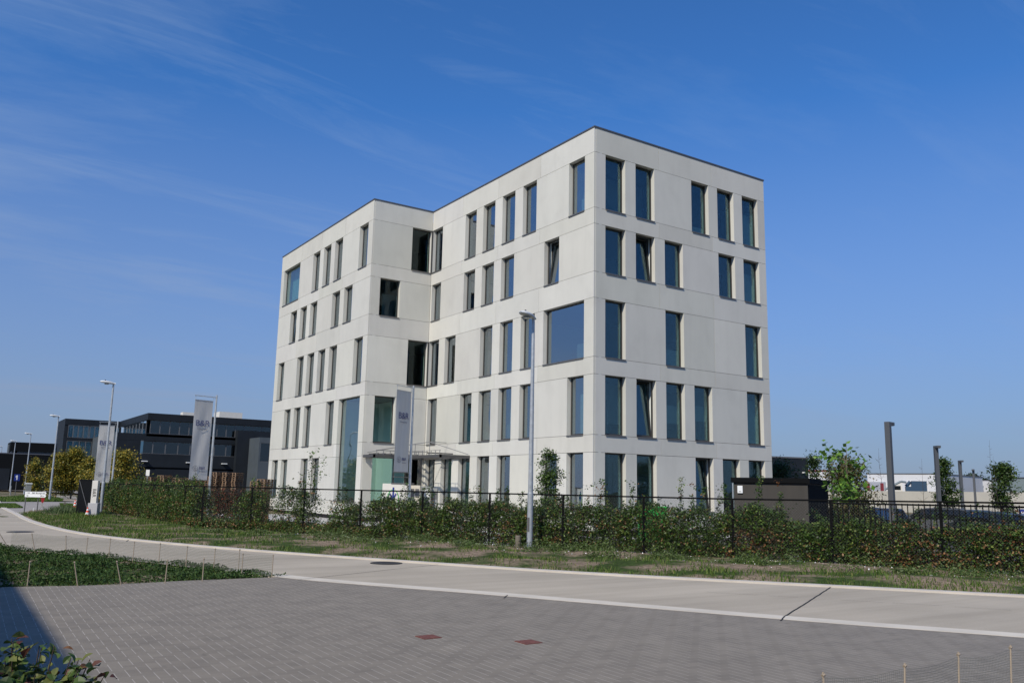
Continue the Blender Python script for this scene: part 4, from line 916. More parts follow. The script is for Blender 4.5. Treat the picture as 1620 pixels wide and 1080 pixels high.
# grass island between road and paving
EI = [p for p in offset(EN, -.34) if -14.3 < p[1] < 12]
ISL = [(-19.6, -14.3), (-20.8, -14.35), (-22.3, -14.5), (-23.7, -14.2), (-35.5, -14.1), (-35.5, 12)]+EI[::-1]
n = 330000; X = rng.uniform(-27.5, -18.9, n); Y = rng.uniform(-15, 6, n); ok = in_poly(X, Y, ISL); X, Y = X[ok], Y[ok]
nz_ = np.sin(X*1.9+Y*1.2)*np.cos(Y*1.6-X*.8)+.5*np.sin(X*5-Y*4); soil = np.sin(X*2.3+Y*.5+1)*np.cos(Y*1.9)+.5*np.sin(X*6+Y*5); ok = rng.uniform(0, 1, len(X)) < np.clip(.62+.35*nz_-.75*(soil > .85), .04, 1); X, Y = X[ok], Y[ok]; nz_ = nz_[ok]
P = np.stack([X, Y, np.full(len(X), -.04)+.02*nz_], 1)
P[:, 2] += rng.uniform(0, .08, len(P))**1.0*(1.1+.7*np.sin(P[:, 0]*4.1)*np.cos(P[:, 1]*3.7)); gsel_ = rng.uniform(0, 1, len(P)) < .10; PB = P[gsel_]; PB[:, 2] = -.03; bo = blades('island_grass', PB, .08, pick(GR[:3]*.7, len(PB)), .008); bo['kind'] = 'stuff'; tag(bo, 'longer grass blades growing through the green bed left of the paving', 'grass')
o = leaves('ground_cover', P, .055, pick(np.array([[.03, .065, .015], [.045, .09, .02], [.06, .11, .028], [.025, .05, .012]]), len(P)), up=.3, wid=.5, m=M_GRASS); o['kind'] = 'stuff'; tag(o, 'dense dark green clover and weeds filling the bed left of the paving', 'ground cover'); print('island', len(P))
# more grass islands at the drive mouth
for nm, poly, h in [('grass_patch', [(-30, 797), (24, 797), (36, 803.4), (10, 803.6), (-40, 800)], .06), ('grass_patch', [(95, 798), (115, 799), (116, 802.5), (97, 802.4)], .1), ('grass_patch', [(-50, 784), (10, 787), (60, 782), (100, 790), (98, 793), (0, 793.3), (-50, 793.3)], .12)]:
    poly = [gp(*p) for p in poly]; xs, ys = zip(*poly); n = 26000; X = rng.uniform(min(xs), max(xs), n); Y = rng.uniform(min(ys), max(ys), n); ok = in_poly(X, Y, poly); X, Y = X[ok], Y[ok]
    b = tri_poly('lawn', poly, .02, mat('lawn_soil', (.06, .085, .022), .95, noise=(1.5, .3, 6)))
    o = blades(nm, np.stack([X, Y, np.full(len(X), .02)], 1), h, pick(GR, len(X), [.35, .35, .2, .02, .08]), .03); o['kind'] = 'stuff'
    o['label'] = {(.06): 'small grass wedge between road and drive', (.1): 'tiny grass strip by the orange cones', (.12): 'mown grass mound beyond the driveway'}[h]; o['category'] = 'grass'

# ------------------------------------------------------------------ temporary wire netting on stakes
def stake(p, h, tx, ty, label, grp):
    m = MB(); m.tube((0, 0, -.05), (tx, ty, h), .009, .008, 6); m.tube((tx*.95-.01, ty*.95, h*.94), (tx*.95+.012, ty*.95, h*.96), .013, .013, 6)
    return tag(m.obj('stake', M_STAKE, loc=(p[0], p[1], 0)), label, 'stake', grp)
g1 = 'stakes holding the wire netting round the planted bed'
stk = [((430, 913), 0), ((382, 911), 0), ((377, 902), 0), ((338, 901), 0), ((294, 896), 0), ((251, 890), 0), ((210, 887), 0), ((172, 881), 0), ((136, 879), 0), ((105, 875), -.05), ((56, 871), -.12), ((16, 867), -.3)]
SLB = ['third cane stake from the netting tip, on the road side of the bed', 'fourth cane stake from the netting tip, on the road side of the bed', 'fifth cane stake from the netting tip, on the road side of the bed', 'sixth cane stake from the netting tip, midway along the road side of the bed', 'seventh cane stake from the netting tip, on the road side of the bed', 'eighth cane stake from the netting tip, on the road side of the bed', 'fourth roadside cane stake from the left edge of the picture', 'slightly leaning cane stake, third from the left edge on the road side', 'leaning roadside cane stake, second from the left edge', 'strongly leaning roadside cane stake at the left edge of the picture']
for i, (uv, tl) in enumerate(stk):
    p = gp(*uv); stake(p, .42, tl, 0, ['upright cane stake at the right tip of the netting, by the road', 'cane stake just left of the tip of the netting'][i] if i < 2 else SLB[i-2], g1)
for uv, tx, lab in [((43, 927), .0, 'upright cane stake at the paving edge, leftmost'), ((124, 927), -.10, 'leaning cane stake at the paving edge, left one'), ((193, 925), -.12, 'leaning cane stake at the paving edge, right one'),
                    ((261, 922), .01, 'upright cane stake in the middle of the paving edge'), ((320, 919), .0, 'upright cane stake at the paving edge towards the tip')]:
    stake(gp(*uv), .40, tx, 0, lab, g1)
def net(pts, z0, z1, label, cell=.030, r=.0021):
    O = np.array(pts[0]); m = MB()
    for a, b in zip(pts[:-1], pts[1:]):
        a, b = np.array(a), np.array(b); Ln = np.linalg.norm(b-a); d = (b-a)/Ln; k_ = int(Ln/cell)
        for i in range(k_+1):
            p = a+d*Ln*i/k_-O; bow = math.sin(i/k_*math.pi)*.03; wq = d*r
            m.add([(p[0]-wq[0], p[1]-wq[1], z0), (p[0]+wq[0], p[1]+wq[1], z0), (p[0]+wq[0], p[1]+wq[1], z1-bow), (p[0]-wq[0], p[1]-wq[1], z1-bow)], [(0, 1, 2, 3)])
        nz2 = int((z1-z0)/cell)
        for j in range(nz2+1):
            z = z0+(z1-z0)*j/nz2; sg = 8
            for q in range(sg):
                pa, pb = a+d*Ln*q/sg-O, a+d*Ln*(q+1)/sg-O; ba, bb = (math.sin(q/sg*math.pi)*.03*(j/nz2), math.sin((q+1)/sg*math.pi)*.03*(j/nz2))
                m.add([(pa[0], pa[1], z-ba-r), (pb[0], pb[1], z-bb-r), (pb[0], pb[1], z-bb+r), (pa[0], pa[1], z-ba+r)], [(0, 1, 2, 3)])
    return tag(m.obj('wire_netting', M_NET, loc=(O[0], O[1], 0)), label, 'netting')
net([gp(*uv) for uv, _ in stk if uv != (377, 902) and uv != (382, 911)], .02, .40, 'low grey wire netting strung on stakes along the road side of the bed')
NR = [(-19.9, -26.30), (-19.16, -26.17), (-18.33, -26.26), (-17.45, -26.20), (-16.69, -26.24), (-15.9, -26.2), (-15.1, -26.3)]
net(NR, .02, .40, 'low grey wire netting in the bottom right corner', .022, .0011)
for i, (p, tl) in enumerate(zip(NR[1:5], (0, .05, .04, .05))):
    stake(p, .44, tl, 0, ['netting stake in the bottom right group, leftmost and shortest in view', 'netting stake in the bottom right group, second from its left', 'netting stake in the bottom right group, second from its right', 'netting stake nearest the right edge of the picture'][i], 'stakes of the bottom right netting')
# covers
def cover(name, uv, r, label, m_, sq=False):
    p = gp(*uv); m = MB()
    if sq: m.box((-r, -r, -.02), (r, r, .009))
    else: m.lathe([(0, -.02), (r, -.02), (r, .010), (0, .011)], (0, 0, 0), 28)
    o = m.obj(name, m_, loc=(p[0], p[1], 0)); return tag(o, label, 'manhole cover' if not sq else 'drain cover')
M_IRON = mat('cast_iron', (.035, .033, .032), .6, .5, bump=(60, .5, .01)); M_RUST = mat('rusty_iron', (.16, .055, .04), .8, noise=(40, .4, 3))
cover('manhole_cover', (611, 890.5), .36, 'round dark manhole cover in the middle of the road', M_IRON)
cover('manhole_cover', (32, 841), .40, 'round dark manhole cover at the left end of the road', M_IRON)
cover('drain_cover', (678, 1007.5), .115, 'small square rust-red drain cover in the paving, left one', M_RUST, True)
cover('drain_cover', (836, 1015.5), .115, 'small square rust-red drain cover in the paving, right one', M_RUST, True)

# ------------------------------------------------------------------ gate, pillar, cones, signs on the left
pp = at(148, 808, 45.5)
t = thing('gate_pillar', (pp[0], pp[1], -.03), 'white upright pillar with dark vertical lettering on a pale concrete base', 'pillar', rz=R_(-30))
m = MB(); m.box((-.22, -.18, 0), (.22, .18, .68)); m.obj('base', mat('pale_concrete_block', (.42, .42, .43), .8), t, bevel=.01)
m = MB(); m.box((-.14, -.12, .68), (.12, .12, 1.73)); m.obj('shaft', M_OFFW, t, bevel=.005)
text_mesh('lettering', 'B&R', .22, M_TEXTK, t, Matrix.Translation((-.01, -.124, 1.15)) @ Matrix.Rotation(math.pi/2, 4, 'X') @ Matrix.Rotation(-math.pi/2, 4, 'Z'))
gA, gB = at(121.5, 800, 49), at(143.5, 800, 46.5)
gv = Vector((gB[0]-gA[0], gB[1]-gA[1], 0)); gl_ = gv.length
t = thing('sliding_gate', (gA[0], gA[1], 0), 'closed black panel gate with a diagonal strut left of the white pillar', 'gate', rz=math.atan2(gv.y, gv.x))
m = MB(); m.box((0, -.02, .08), (gl_, .02, 1.72)); m.obj('panel', M_BLACK, t); m = MB(); m.box((0, -.04, .05), (gl_, .04, .1)); m.box((0, -.04, 1.70), (gl_, .04, 1.75)); m.obj('rail', M_BLACK, t)
m = MB(); m.tube((gl_*.1, -.06, 1.7), (gl_*.95, -.06, .2), .018); m.obj('strut', M_STEELGREY, t)
def cone(p, label, g='orange traffic cones by the gate'):
    t = thing('traffic_cone', (p[0], p[1], .006), label, 'traffic cone', g)
    m = MB(); m.box((-.15, -.15, 0), (.15, .15, .03)); m.obj('foot', M_ORANGE, t)
    m = MB(); m.lathe([(.115, .03), (.09, .14)], (0, 0, 0)); m.lathe([(.068, .24), (.05, .33)], (0, 0, 0)); m.lathe([(.035, .40), (.022, .48)], (0, 0, 0)); m.obj('body', M_ORANGE, t)
    m = MB(); m.lathe([(.0915, .14), (.0695, .24)], (0, 0, 0)); m.lathe([(.0515, .33), (.036, .40)], (0, 0, 0)); m.obj('white_band', M_WHITE, t); return t
c1 = cone(gp(118, 803), 'orange and white cone left of the black gate'); dup(c1, (*at(138.7, 806, 45.3)[:2], -.02), label='orange and white cone right beside the pillar base')
# direction board
a, b_ = gp(38, 811), gp(58, 811.5); v = np.array(b_)-np.array(a)
t = thing('direction_sign', (a[0], a[1], 0), 'white arrow-ended direction board on two dark posts at the drive mouth', 'sign', rz=math.atan2(v[1], v[0]))
ln_ = float(np.linalg.norm(v))
for x in (0, ln_): m = MB(); m.tube((x, 0, -.05), (x, 0, 1.06), .026, n=8); m.obj('post', M_SILL, t)
m = MB(); x0, x1 = -.03, 1.06
for z0, z1 in ((.80, .935), (.94, 1.075)):
    m.add([(x0, -.045, z0), (x1, -.045, z0), (x1+.06, -.045, (z0+z1)/2), (x1, -.045, z1), (x0, -.045, z1)]+[(x0, -.03, z0), (x1, -.03, z0), (x1+.06, -.03, (z0+z1)/2), (x1, -.03, z1), (x0, -.03, z1)], [(0, 1, 2, 3, 4), (9, 8, 7, 6, 5)]+[(i, 5+i, 5+(i+1) % 5, (i+1) % 5) for i in range(5)])
m.obj('board', M_WHITE, t)
RX = Matrix.Rotation(math.pi/2, 4, 'X')
text_mesh('lettering', 'B&R Bouwgroep', .105, M_TEXTK, t, Matrix.Translation((.68, -.048, 1.007)) @ RX, shear=.25); text_mesh('number_lettering', '1100', .09, M_TEXTK, t, Matrix.Translation((.13, -.048, 1.007)) @ RX)
text_mesh('number_lettering', '100', .08, M_TEXTK, t, Matrix.Translation((.10, -.048, .868)) @ RX); text_mesh('distance_lettering', '400 m', .08, M_TEXTK, t, Matrix.Translation((.90, -.048, .868)) @ RX)
q = at(67, 795, 62); t = thing('marker_post', (q[0], q[1], 0), 'small red marker plate on a thin stake behind the direction board', 'marker'); m = MB(); m.tube((0, 0, 0), (0, 0, .45), .015); m.obj('post', M_STAKE, t); m = MB(); m.add([(-.12, -.02, .55), (.12, -.02, .55), (.04, -.02, .25), (-.04, -.02, .25), (-.12, .02, .55), (.12, .02, .55), (.04, .02, .25), (-.04, .02, .25)], [(0, 3, 2, 1), (4, 5, 6, 7), (0, 1, 5, 4), (1, 2, 6, 5), (2, 3, 7, 6), (3, 0, 4, 7)]); m.obj('plate', M_RED, t)
q = at(24, 779, 98); t = thing('traffic_sign', (q[0], q[1], 0), 'small blue rectangular traffic sign with white symbol before the black hall', 'sign', rz=R_(0)); m = MB(); m.tube((0, 0, 0), (0, 0, 2.0), .03); m.obj('post', M_SILL, t); m = MB(); m.box((-.25, -.05, 1.5), (.25, -.03, 2.15)); m.obj('plate', M_BLUE, t); m = MB(); m.box((-.05, -.06, 1.6), (.05, -.052, 2.05)); m.box((-.12, -.06, 1.85), (-.052, -.052, 2.0)); m.obj('symbol', M_WHITE, t)
q = at(44, 780, 90); t = thing('utility_cabinet', (q[0], q[1], 0), 'grey roadside utility cabinet behind the direction board', 'cabinet', rz=R_(0)); m = MB(); m.box((-.22, -.2, 0), (.22, .2, 1.25)); m.obj('case', M_GREY, t, bevel=.01); m = MB(); m.box((-.26, -.24, 1.25), (.26, .24, 1.36)); m.obj('lid', M_WHITE, t)
m = MB(); m.tube((0, 0, 0), (0, 0, .95), .06); o = m.obj('marker_post', M_GREY, loc=at(16.5, 778, 106)[:2]+(0,)); tag(o, 'short grey post with pale top beside the farthest lamps', 'post')
for u, v_, lab in ((102, 801, 'short timber post on the grass strip by the drive'),):
    p = gp(u, v_); m = MB(); m.box((-.06, -.06, 0), (.06, .06, .28)); tag(m.obj('timber_post', mat('old_timber', (.16, .14, .11), .9), loc=(p[0], p[1], 0)), lab, 'post')
p = gp(52.5, 808.5); m = MB(); m.box((-.02, -.02, 0), (.02, .02, .18)); tag(m.obj('white_peg', M_WHITE, loc=(p[0], p[1], .006)), 'small white peg between the legs of the direction board', 'peg')

# ------------------------------------------------------------------ dark halls on the left
hall = thing('company_hall', (5, 128.9, -.33), 'long dark grey three level company building with glazed upper floor', 'building')
HB = (5, 128.9, -.33)
def hb(m, a, b): m.box((a[0]-HB[0], a[1]-HB[1], a[2]-HB[2]), (b[0]-HB[0], b[1]-HB[1], b[2]-HB[2]))
def strip(x0, x1, y, z0, z1, n, name='window', skip=(), glass=M_GLASS2):
    fr = ((x0-HB[0], y-HB[1]), (1, 0), (0, 1)); zz0, zz1 = z0-HB[2], z1-HB[2]; L_ = x1-x0
    for i in range(n):
        if i in skip: continue
        a0, a1 = L_*i/n, L_*(i+1)/n; f = MB(); f.lbox(fr, a0, a0+.09, -.02, .1, zz0, zz1); f.lbox(fr, a1-.09, a1, -.02, .1, zz0, zz1); f.lbox(fr, a0+.09, a1-.09, -.02, .1, zz1-.08, zz1); f.lbox(fr, a0+.09, a1-.09, -.02, .1, zz0, zz0+.08)
        o = f.obj(name, M_SILL, hall); g = MB(); g.lbox(fr, a0+.08, a1-.08, .03, .05, zz0+.07, zz1-.07); g.obj('pane', glass, o)
def strip_y(x, y0, y1, z0, z1, n, glass=M_GLASS2):
    fr = ((x-HB[0], y0-HB[1]), (0, 1), (1, 0)); zz0, zz1 = z0-HB[2], z1-HB[2]; L_ = y1-y0
    for i in range(n):
        a0, a1 = L_*i/n, L_*(i+1)/n; f = MB(); f.lbox(fr, a0, a0+.12, -.02, .1, zz0, zz1); f.lbox(fr, a1-.12, a1, -.02, .1, zz0, zz1)
        o = f.obj('window', M_SILL, hall); g = MB(); g.lbox(fr, a0+.11, a1-.11, .03, .05, zz0, zz1); g.obj('pane', glass, o)
m = MB()
hb(m, (5.0, 129.0, 12.35), (34, 156, 13.55)); hb(m, (5.0, 129.0, 9.5), (34, 130.2, 10.0)); hb(m, (34, 129, -.33), (40, 156, 13.5))
hb(m, (.35, 129.0, -.33), (34, 129.6, 3.9)); hb(m, (.35, 129.01, 4.2), (34, 129.6, 6.45)); hb(m, (.35, 129.0, 8.7), (34, 129.6, 9.9)); hb(m, (.35, 129.02, 6.452), (4.2, 129.6, 8.698))
m.obj('wall', M_ANTH, hall)
m = MB(); hb(m, (6.0, 131.5, 9.9), (34, 155, 10.05)); hb(m, (.45, 130.6, 9.6), (5.9, 170, 9.88)); hb(m, (1, 133, 3.9), (34, 156, 4.15)); m.obj('floor_slab', M_ANTH2, hall)
m = MB(); hb(m, (6, 136, -.3), (33, 136.3, 12.3)); hb(m, (-4, 166, -.3), (5, 166.3, 12.3)); m.obj('inner_wall', M_DARKW, hall)
m = MB(); hb(m, (.3, 129.62, -.33), (.5, 178, 9.9)); hb(m, (.28, 129.3, 9.9), (.6, 178, 10.0)); m.obj('side_wall', M_ANTH2, hall)
strip(5.6, 33.6, 129.5, 10.0, 12.34, 17); strip_y(5.2, 131, 153, 10.0, 12.34, 7)
strip(4.2, 33.6, 129.3, 6.5, 8.65, 14)
for i, x in enumerate((1.5, 9.2, 17.0, 24.8)):
    m = MB(); hb(m, (x, 129.25, -.2), (x+6.0, 129.35, 3.88)); m.obj('garage_door', M_BLK, hall)
m = MB(); hb(m, (.35, 129.3, 3.902), (34, 129.6, 4.198)); m.obj('lintel', M_BLK, hall)
for x in (4.6, 12.0, 18.2, 26):
    m = MB(); hb(m, (x, 128.3, 5.1), (x+.9, 129.0, 5.25)); m.obj('wall_light', M_WHITE, hall)
# left glazed wing further back
m = MB(); hb(m, (-4.9, 156.4, 12.3), (5.2, 170, 13.5)); hb(m, (-4.9, 156.5, -.3), (-4.3, 170, 12.3)); hb(m, (-4.3, 156.45, 9.3), (.3, 157.1, 9.8)); hb(m, (5.0, 156.4, -.3), (5.3, 157, 12.3)); m.obj('wing_frame', M_ANTH, hall)
M_GLB = glass_mat('bright_glass', (.72, .86, .90), .9, .01)
strip(-4.25, -.6, 156.42, 9.85, 12.28, 4, glass=M_GLB); strip(-.4, 4.9, 156.42, 9.85, 12.28, 6, glass=M_GLB); strip(-4.25, .2, 156.42, 6.3, 9.25, 4, glass=M_GLB)
m = MB(); hb(m, (-4.2, 156.75, 9.85), (4.8, 156.85, 12.25)); hb(m, (-4.2, 156.75, 6.35), (.1, 156.85, 9.2)); m.obj('curtain', M_OFFW, hall)
m = MB(); 
for y in (133.5, 146): m.tube((.22-HB[0], y-HB[1], 0), (.22-HB[0], y-HB[1], 9.4), .12)
m.obj('downpipe', M_GALV, hall)
# projecting volumes at its right
m = MB(); hb(m, (20.4, 127.6, -.33), (34.2, 128.95, 11.3)); m.obj('front_bay', M_ANTH, hall)
m = MB(); hb(m, (22.6, 121.6, -.33), (34.5, 127.55, 5.6)); hb(m, (22.6, 121.6, 8.9), (34.5, 127.55, 9.9)); hb(m, (22.6, 124.0, 5.6), (34.5, 127.55, 8.9)); hb(m, (22.6, 121.6, 5.6), (22.9, 123.99, 8.9)); m.obj('low_bay', M_ANTH2, hall)
strip(22.7, 34.3, 121.7, 5.6, 8.9, 6)
m = MB(); hb(m, (11.7, 133, 13.55), (14.0, 135, 14.4)); hb(m, (18.5, 134, 13.55), (22.8, 138, 15.0)); m.obj('roof_unit', M_OFFW, hall)
# low black hall far left
bx = at(-30, 714, 118); bh = thing('black_hall', (-19, 118, 0), 'low black hall with a dark flat roof unit at the far left', 'building')
m = MB(); m.box((-12, 0, -.3), (9.2, 22, 5.35)); m.obj('wall', M_BLK, bh); m = MB(); m.box((-12.05, -.05, 5.35), (9.25, 22.05, 5.5)); m.obj('coping', M_COPING, bh)
m = MB(); m.box((3.3, 3, 5.9), (9.6, 10, 7.25)); m.obj('roof_unit', M_BLK, bh); m = MB(); m.box((3.6, 3.4, 5.5), (9.2, 9.6, 5.9)); m.obj('roof_unit_base', M_ANTH2, bh)
cx_ = at(13, 710, 154)[0]+19; m = MB(); m.tube((cx_, 4, 5.5), (cx_, 4, 6.9), .22, n=10); m.obj('chimney', M_ANTH2, bh); m = MB(); m.box((cx_+.6, 3.4, 5.5), (cx_+1.1, 4.0, 6.0)); m.obj('vent_box', M_RED, bh)
m = MB(); m.box((-12, -.06, .1), (-5.0, -.01, 3.2)); m.box((-3.2, -.06, .1), (3.4, -.01, 3.2)); m.obj('door', M_ANTH, bh)

# ------------------------------------------------------------------ pallets and yard items
def pallet_mesh():
    m = MB()
    for i in range(5): y = -.36+i*.165; m.box((-.6, y-.05, .122), (.6, y+.05, .144))
    for x in (-.5275, 0, .5275): m.box((x-.05, -.4, .10), (x+.05, .4, .1215))
    for x in (-.5275, 0, .5275):
        for y in (-.35, 0, .35): m.box((x-.06, y-.05, .022), (x+.06, y+.05, .0995))
    for y in (-.35, 0, .35): m.box((-.6, y-.05, 0), (.6, y+.05, .0215))
    return m
pm = pallet_mesh()
stacks = [(241, 753.5), (262, 750), (285, 753.5), (305, 754), (318, 753.5), (331, 750), (344.5, 746), (359, 746.5), (374.5, 746.5), (409, 757.5), (419, 757.5)]
names = ['low pallet stack beside the white sheet pile', 'dark pallet stack, second from the white sheet pile', 'pallet stack, third from the white sheet pile', 'pallet stack midway between the white pile and the flag', 'reddish pallet stack left of the grey flag pole',
         'pallet stack showing just behind the grey flag pole', 'tall pallet stack right of the grey flag pole', 'tallest middle pallet stack right of the flag pole', 'tall pallet stack at the right end of the row', 'short pallet stack left of the two next to the white wing', 'short pallet stack touching the edge of the white wing']
for i, ((u, vt), lab) in enumerate(zip(stacks, names)):
    D = 74 if u < 400 else 66; q = at(u, vt, D); root = thing('pallet_stack', (q[0], q[1], -.33), lab, 'pallet stack', 'pallet stacks in the yard', rz=R_(28)+random.uniform(-.08, .08))
    k_ = int((q[2]+.33)/.17); sc_ = 1.18
    for j in range(k_):
        m = MB(); dx_, dy_, r_ = random.uniform(-.03, .03), random.uniform(-.03, .03), random.uniform(-.03, .03); cs, sn = math.cos(r_), math.sin(r_)
        m.v = [((x*cs-y*sn)*.72+dx_, (x*sn+y*cs)+dy_, z*sc_+j*.144*sc_) for x, y, z in pm.v]; m.f = pm.f; m.c = pm.c; m.obj('pallet', M_WOODP, root)
q = at(219, 760, 72); t = thing('sheet_pile', (q[0], q[1], -.33), 'pile of white wrapped building sheets left of the pallets', 'pile', rz=R_(-33))
for j in range(4): m = MB(); m.box((-.72+j*.03, -.5, .4*j), (.7-j*.02, .5, .4*j+.37)); m.obj('bundle', M_WHITE, t, bevel=.03)
m = MB(); m.box((-.7, -.45, 1.6), (.66, .45, 1.9)); m.obj('bundle', M_WHITE, t, bevel=.04)
q = at(234, 745, 70); t = thing('yard_sign', (q[0], q[1], -.33), 'small white sign on a grey post above the white sheet pile', 'sign', rz=R_(-30)); m = MB(); m.tube((0, 0, 0), (0, 0, 2.55), .04); m.obj('post', M_GALV, t); m = MB(); m.box((-.1, -.1, 2.45), (.16, -.06, 2.9)); m.obj('plate', M_WHITE, t)
# green crate behind hedge
q = at(1030, 807, 37); t = thing('green_container', (q[0], q[1], -.33), 'bright green container partly hidden behind the hedge', 'container', rz=R_(-30)); m = MB(); m.box((-.5, -.3, 0), (.62, .3, 1.38)); m.obj('body', mat('bright_green', (.02, .45, .06), .5), t, bevel=.03); m = MB(); m.box((-.54, -.34, 1.38), (.66, .34, 1.44)); m.obj('lid', M_GREEN, t, bevel=.01)

# ------------------------------------------------------------------ kiosk (transformer house)
sh = thing('kiosk', (-.07, -8.31, -.33), 'brown flat-roofed service kiosk with dark overhanging roof behind the hedge', 'kiosk', rz=R_(-62.2))
kl = 2.62; m = MB(); m.box((0, 0, 0), (kl, 4.6, 2.45)); m.obj('wall', M_BIN, sh)
m = MB(); m.box((-.09, -.09, 2.45), (kl+.09, 4.69, 2.63)); m.obj('roof', M_BLACK, sh)
m = MB(); m.box((kl, .08, 0), (kl+.02, 4.5, 2.40)); m.obj('side_panel', M_BLACK, sh)  # black sheet covering nearly all of the right-hand face
m = MB(); m.box((.14, -.06, 2.06), (.33, -.001, 2.33)); o = m.obj('meter_box', M_WHITE, sh, bevel=.01)
m = MB(); m.box((.19, -.065, 2.11), (.28, -.0605, 2.14)); m.obj('meter_label', M_GREY, o); m = MB(); m.tube((-.03, -.04, 0), (-.03, -.04, 2.45), .025, n=8); m.obj('corner_pipe', M_GALV, sh)

# ------------------------------------------------------------------ right side: wall, halls, lamp posts, cars
w0, w1 = np.array([83.36, 41.85]), np.array([73.42, 16.59]); wd_ = (w1-w0)/np.linalg.norm(w1-w0); a = w0-wd_*25; b_ = w1+wd_*22
t = thing('boundary_wall', (float(a[0]), float(a[1]), -.33), 'long cream precast concrete wall behind the parked cars', 'wall', rz=math.atan2(wd_[1], wd_[0])); L_ = float(np.linalg.norm(b_-a)); x = 0; m = MB()
while x < L_: m.box((x, -.1, 0), (min(x+2.98, L_), .1, 2.83)); x += 3
m.obj('panels', M_CREAM, t)
def yz_hall(name, u0, u1, vt, D0, D1, depth, label, m_, zt=None):
    A = at(u0, vt, D0); B = at(u1, vt, D1); v = Vector((B[0]-A[0], B[1]-A[1], 0)); z = (A[2]+B[2])/2 if zt is None else zt
    t = thing(name, (A[0], A[1], -.33), label, 'building', rz=math.atan2(v.y, v.x)); L_ = v.length
    m = MB(); m.box((0, 0, 0), (L_, depth, z+.33)); m.obj('wall', m_, t); m = MB(); m.box((-.06, -.06, z+.33), (L_+.06, depth, z+.48)); c = m.obj('coping', M_SILL if m_ is not M_OFFW else M_WHITE, t); return t, L_, z
M_WHALL = mat('white_panel', (.62, .62, .62), .6, noise=(.3, .05, 3)); M_GHALL = mat('grey_green_panel', (.26, .31, .30), .6, noise=(.3, .05, 3)); M_LGREY = mat('light_grey_panel', (.34, .36, .40), .6)
t, L_, z = yz_hall('black_annex', 1216, 1278, 724.5, 92, 95, 14, 'dark navy box-like annex seen right of the office block', M_ANTH)
m = MB(); m.box((L_*.84, -.35, 4.3), (L_*.86, -.0, 4.42)); m.obj('wall_light', M_WHITE, t)
t, L_, z = yz_hall('white_hall', 1372, 1486, 749.8, 152, 148, 20, 'large white hall with a blue machine in front beyond the cream wall', M_WHALL)
m = MB(); m.box((L_*.02, -.4, 0), (L_*.26, -.05, z-.9)); m.obj('front_bay', M_LGREY, t)
for x in (.0, .20): m = MB(); m.box((L_*x, -.5, 0), (L_*(x+.045), -.401, z-1.1)); m.obj('red_frame', mat('dark_red_steel', (.20, .02, .03), .5), t)
m = MB(); m.box((L_*.46, -.2, 0), (L_*.83, -.02, z-.8)); m.box((L_*.86, -.1, 0), (L_*.995, -.02, z+.2)); m.obj('panel_front', M_WHALL, t)
q = at(1449, 770, 138); t = thing('extraction_machine', (q[0], q[1], -.33), 'blue steel skip-like machine with a sloping white duct', 'machine', rz=R_(-53)); m = MB(); m.box((-1.4, -.5, 2.6), (1.4, .5, 3.6)); m.box((-.6, -.45, 3.6), (1.4, .45, 4.4)); m.tube((-1.3, 0, 3.6), (-.7, 0, 4.3), .25); m.obj('body', mat('steel_blue', (.02, .055, .10), .5), t); m = MB(); m.tube((-4.2, -.7, 3.1), (-2.0, -.7, 4.3), .16); m.tube((-2.0, -.7, 4.3), (-1.3, -.7, 4.2), .16); m.obj('duct', mat('duct_grey', (.16, .20, .22), .6), t); m = MB()
for x in (-1.3, 1.1): m.box((x-.08, -.4, 0), (x+.08, .4, 2.6))
m.obj('legs', M_SILL, t)
q = at(1418, 770, 140); t = thing('site_cabin', (q[0], q[1], -.33), 'small white cabin with one dark window beyond the cream wall', 'cabin', rz=R_(-53)); m = MB(); m.box((-.75, -.5, 0), (.8, .5, 4.1)); m.obj('body', M_OFFW, t); m = MB(); m.box((-.5, -.52, 3.1), (.55, -.501, 3.7)); m.obj('window', M_CARGLASS, t)
t, L_, z = yz_hall('white_hall', 1276, 1310, 745, 145, 145, 12, 'white hall with red coping glimpsed behind the pointed tree', M_WHALL); m = MB(); m.box((-.1, -.12, z+.34), (L_+.1, -.061, z+.50)); m.obj('red_trim', M_RED, t)
m = MB(); m.box((L_+.01, 0.3, 0), (L_+2.6, 8, z+.1)); m.obj('grey_bay', M_LGREY, t)
t, L_, z = yz_hall('white_hall', 1506, 1568, 759.8, 172, 168, 15, 'low white hall behind the third square lamp post', M_WHALL); m = MB(); m.box((L_*.03, -1.5, 0), (L_*.30, -.1, z-.1)); m.obj('front_bay', M_OFFW, t); m = MB(); m.box((0, -.3, 0), (L_, -.11, 1.2)); m.obj('plinth', M_GREY, t)
t, L_, z = yz_hall('green_grey_hall', 1569, 1690, 756.0, 150, 138, 15, 'grey-green metal clad hall at the right edge', M_GHALL)
def plamp(loc, rz, label):
    t = thing('square_lamp_post', loc, label, 'lamp post', 'square lamp posts in the car park', rz=rz)
    m = MB(); m.box((-.10, -.10, 0), (.10, .10, 4.93)); m.obj('post', mat('grey_coated_steel', (.075, .08, .085), .5), t, bevel=.008)
    m = MB(); m.box((.10, -.10, 4.80), (.42, .10, 4.93)); a_ = m.obj('arm', MATS['grey_coated_steel'], t, bevel=.008); m = MB(); m.box((.16, -.07, 4.785), (.38, .07, 4.799)); m.obj('lens', M_LENS, a_); return t
pz = -.33
p1 = plamp((6.07, -10.72, pz), R_(10), 'nearest and tallest-looking square lamp post in the car park')
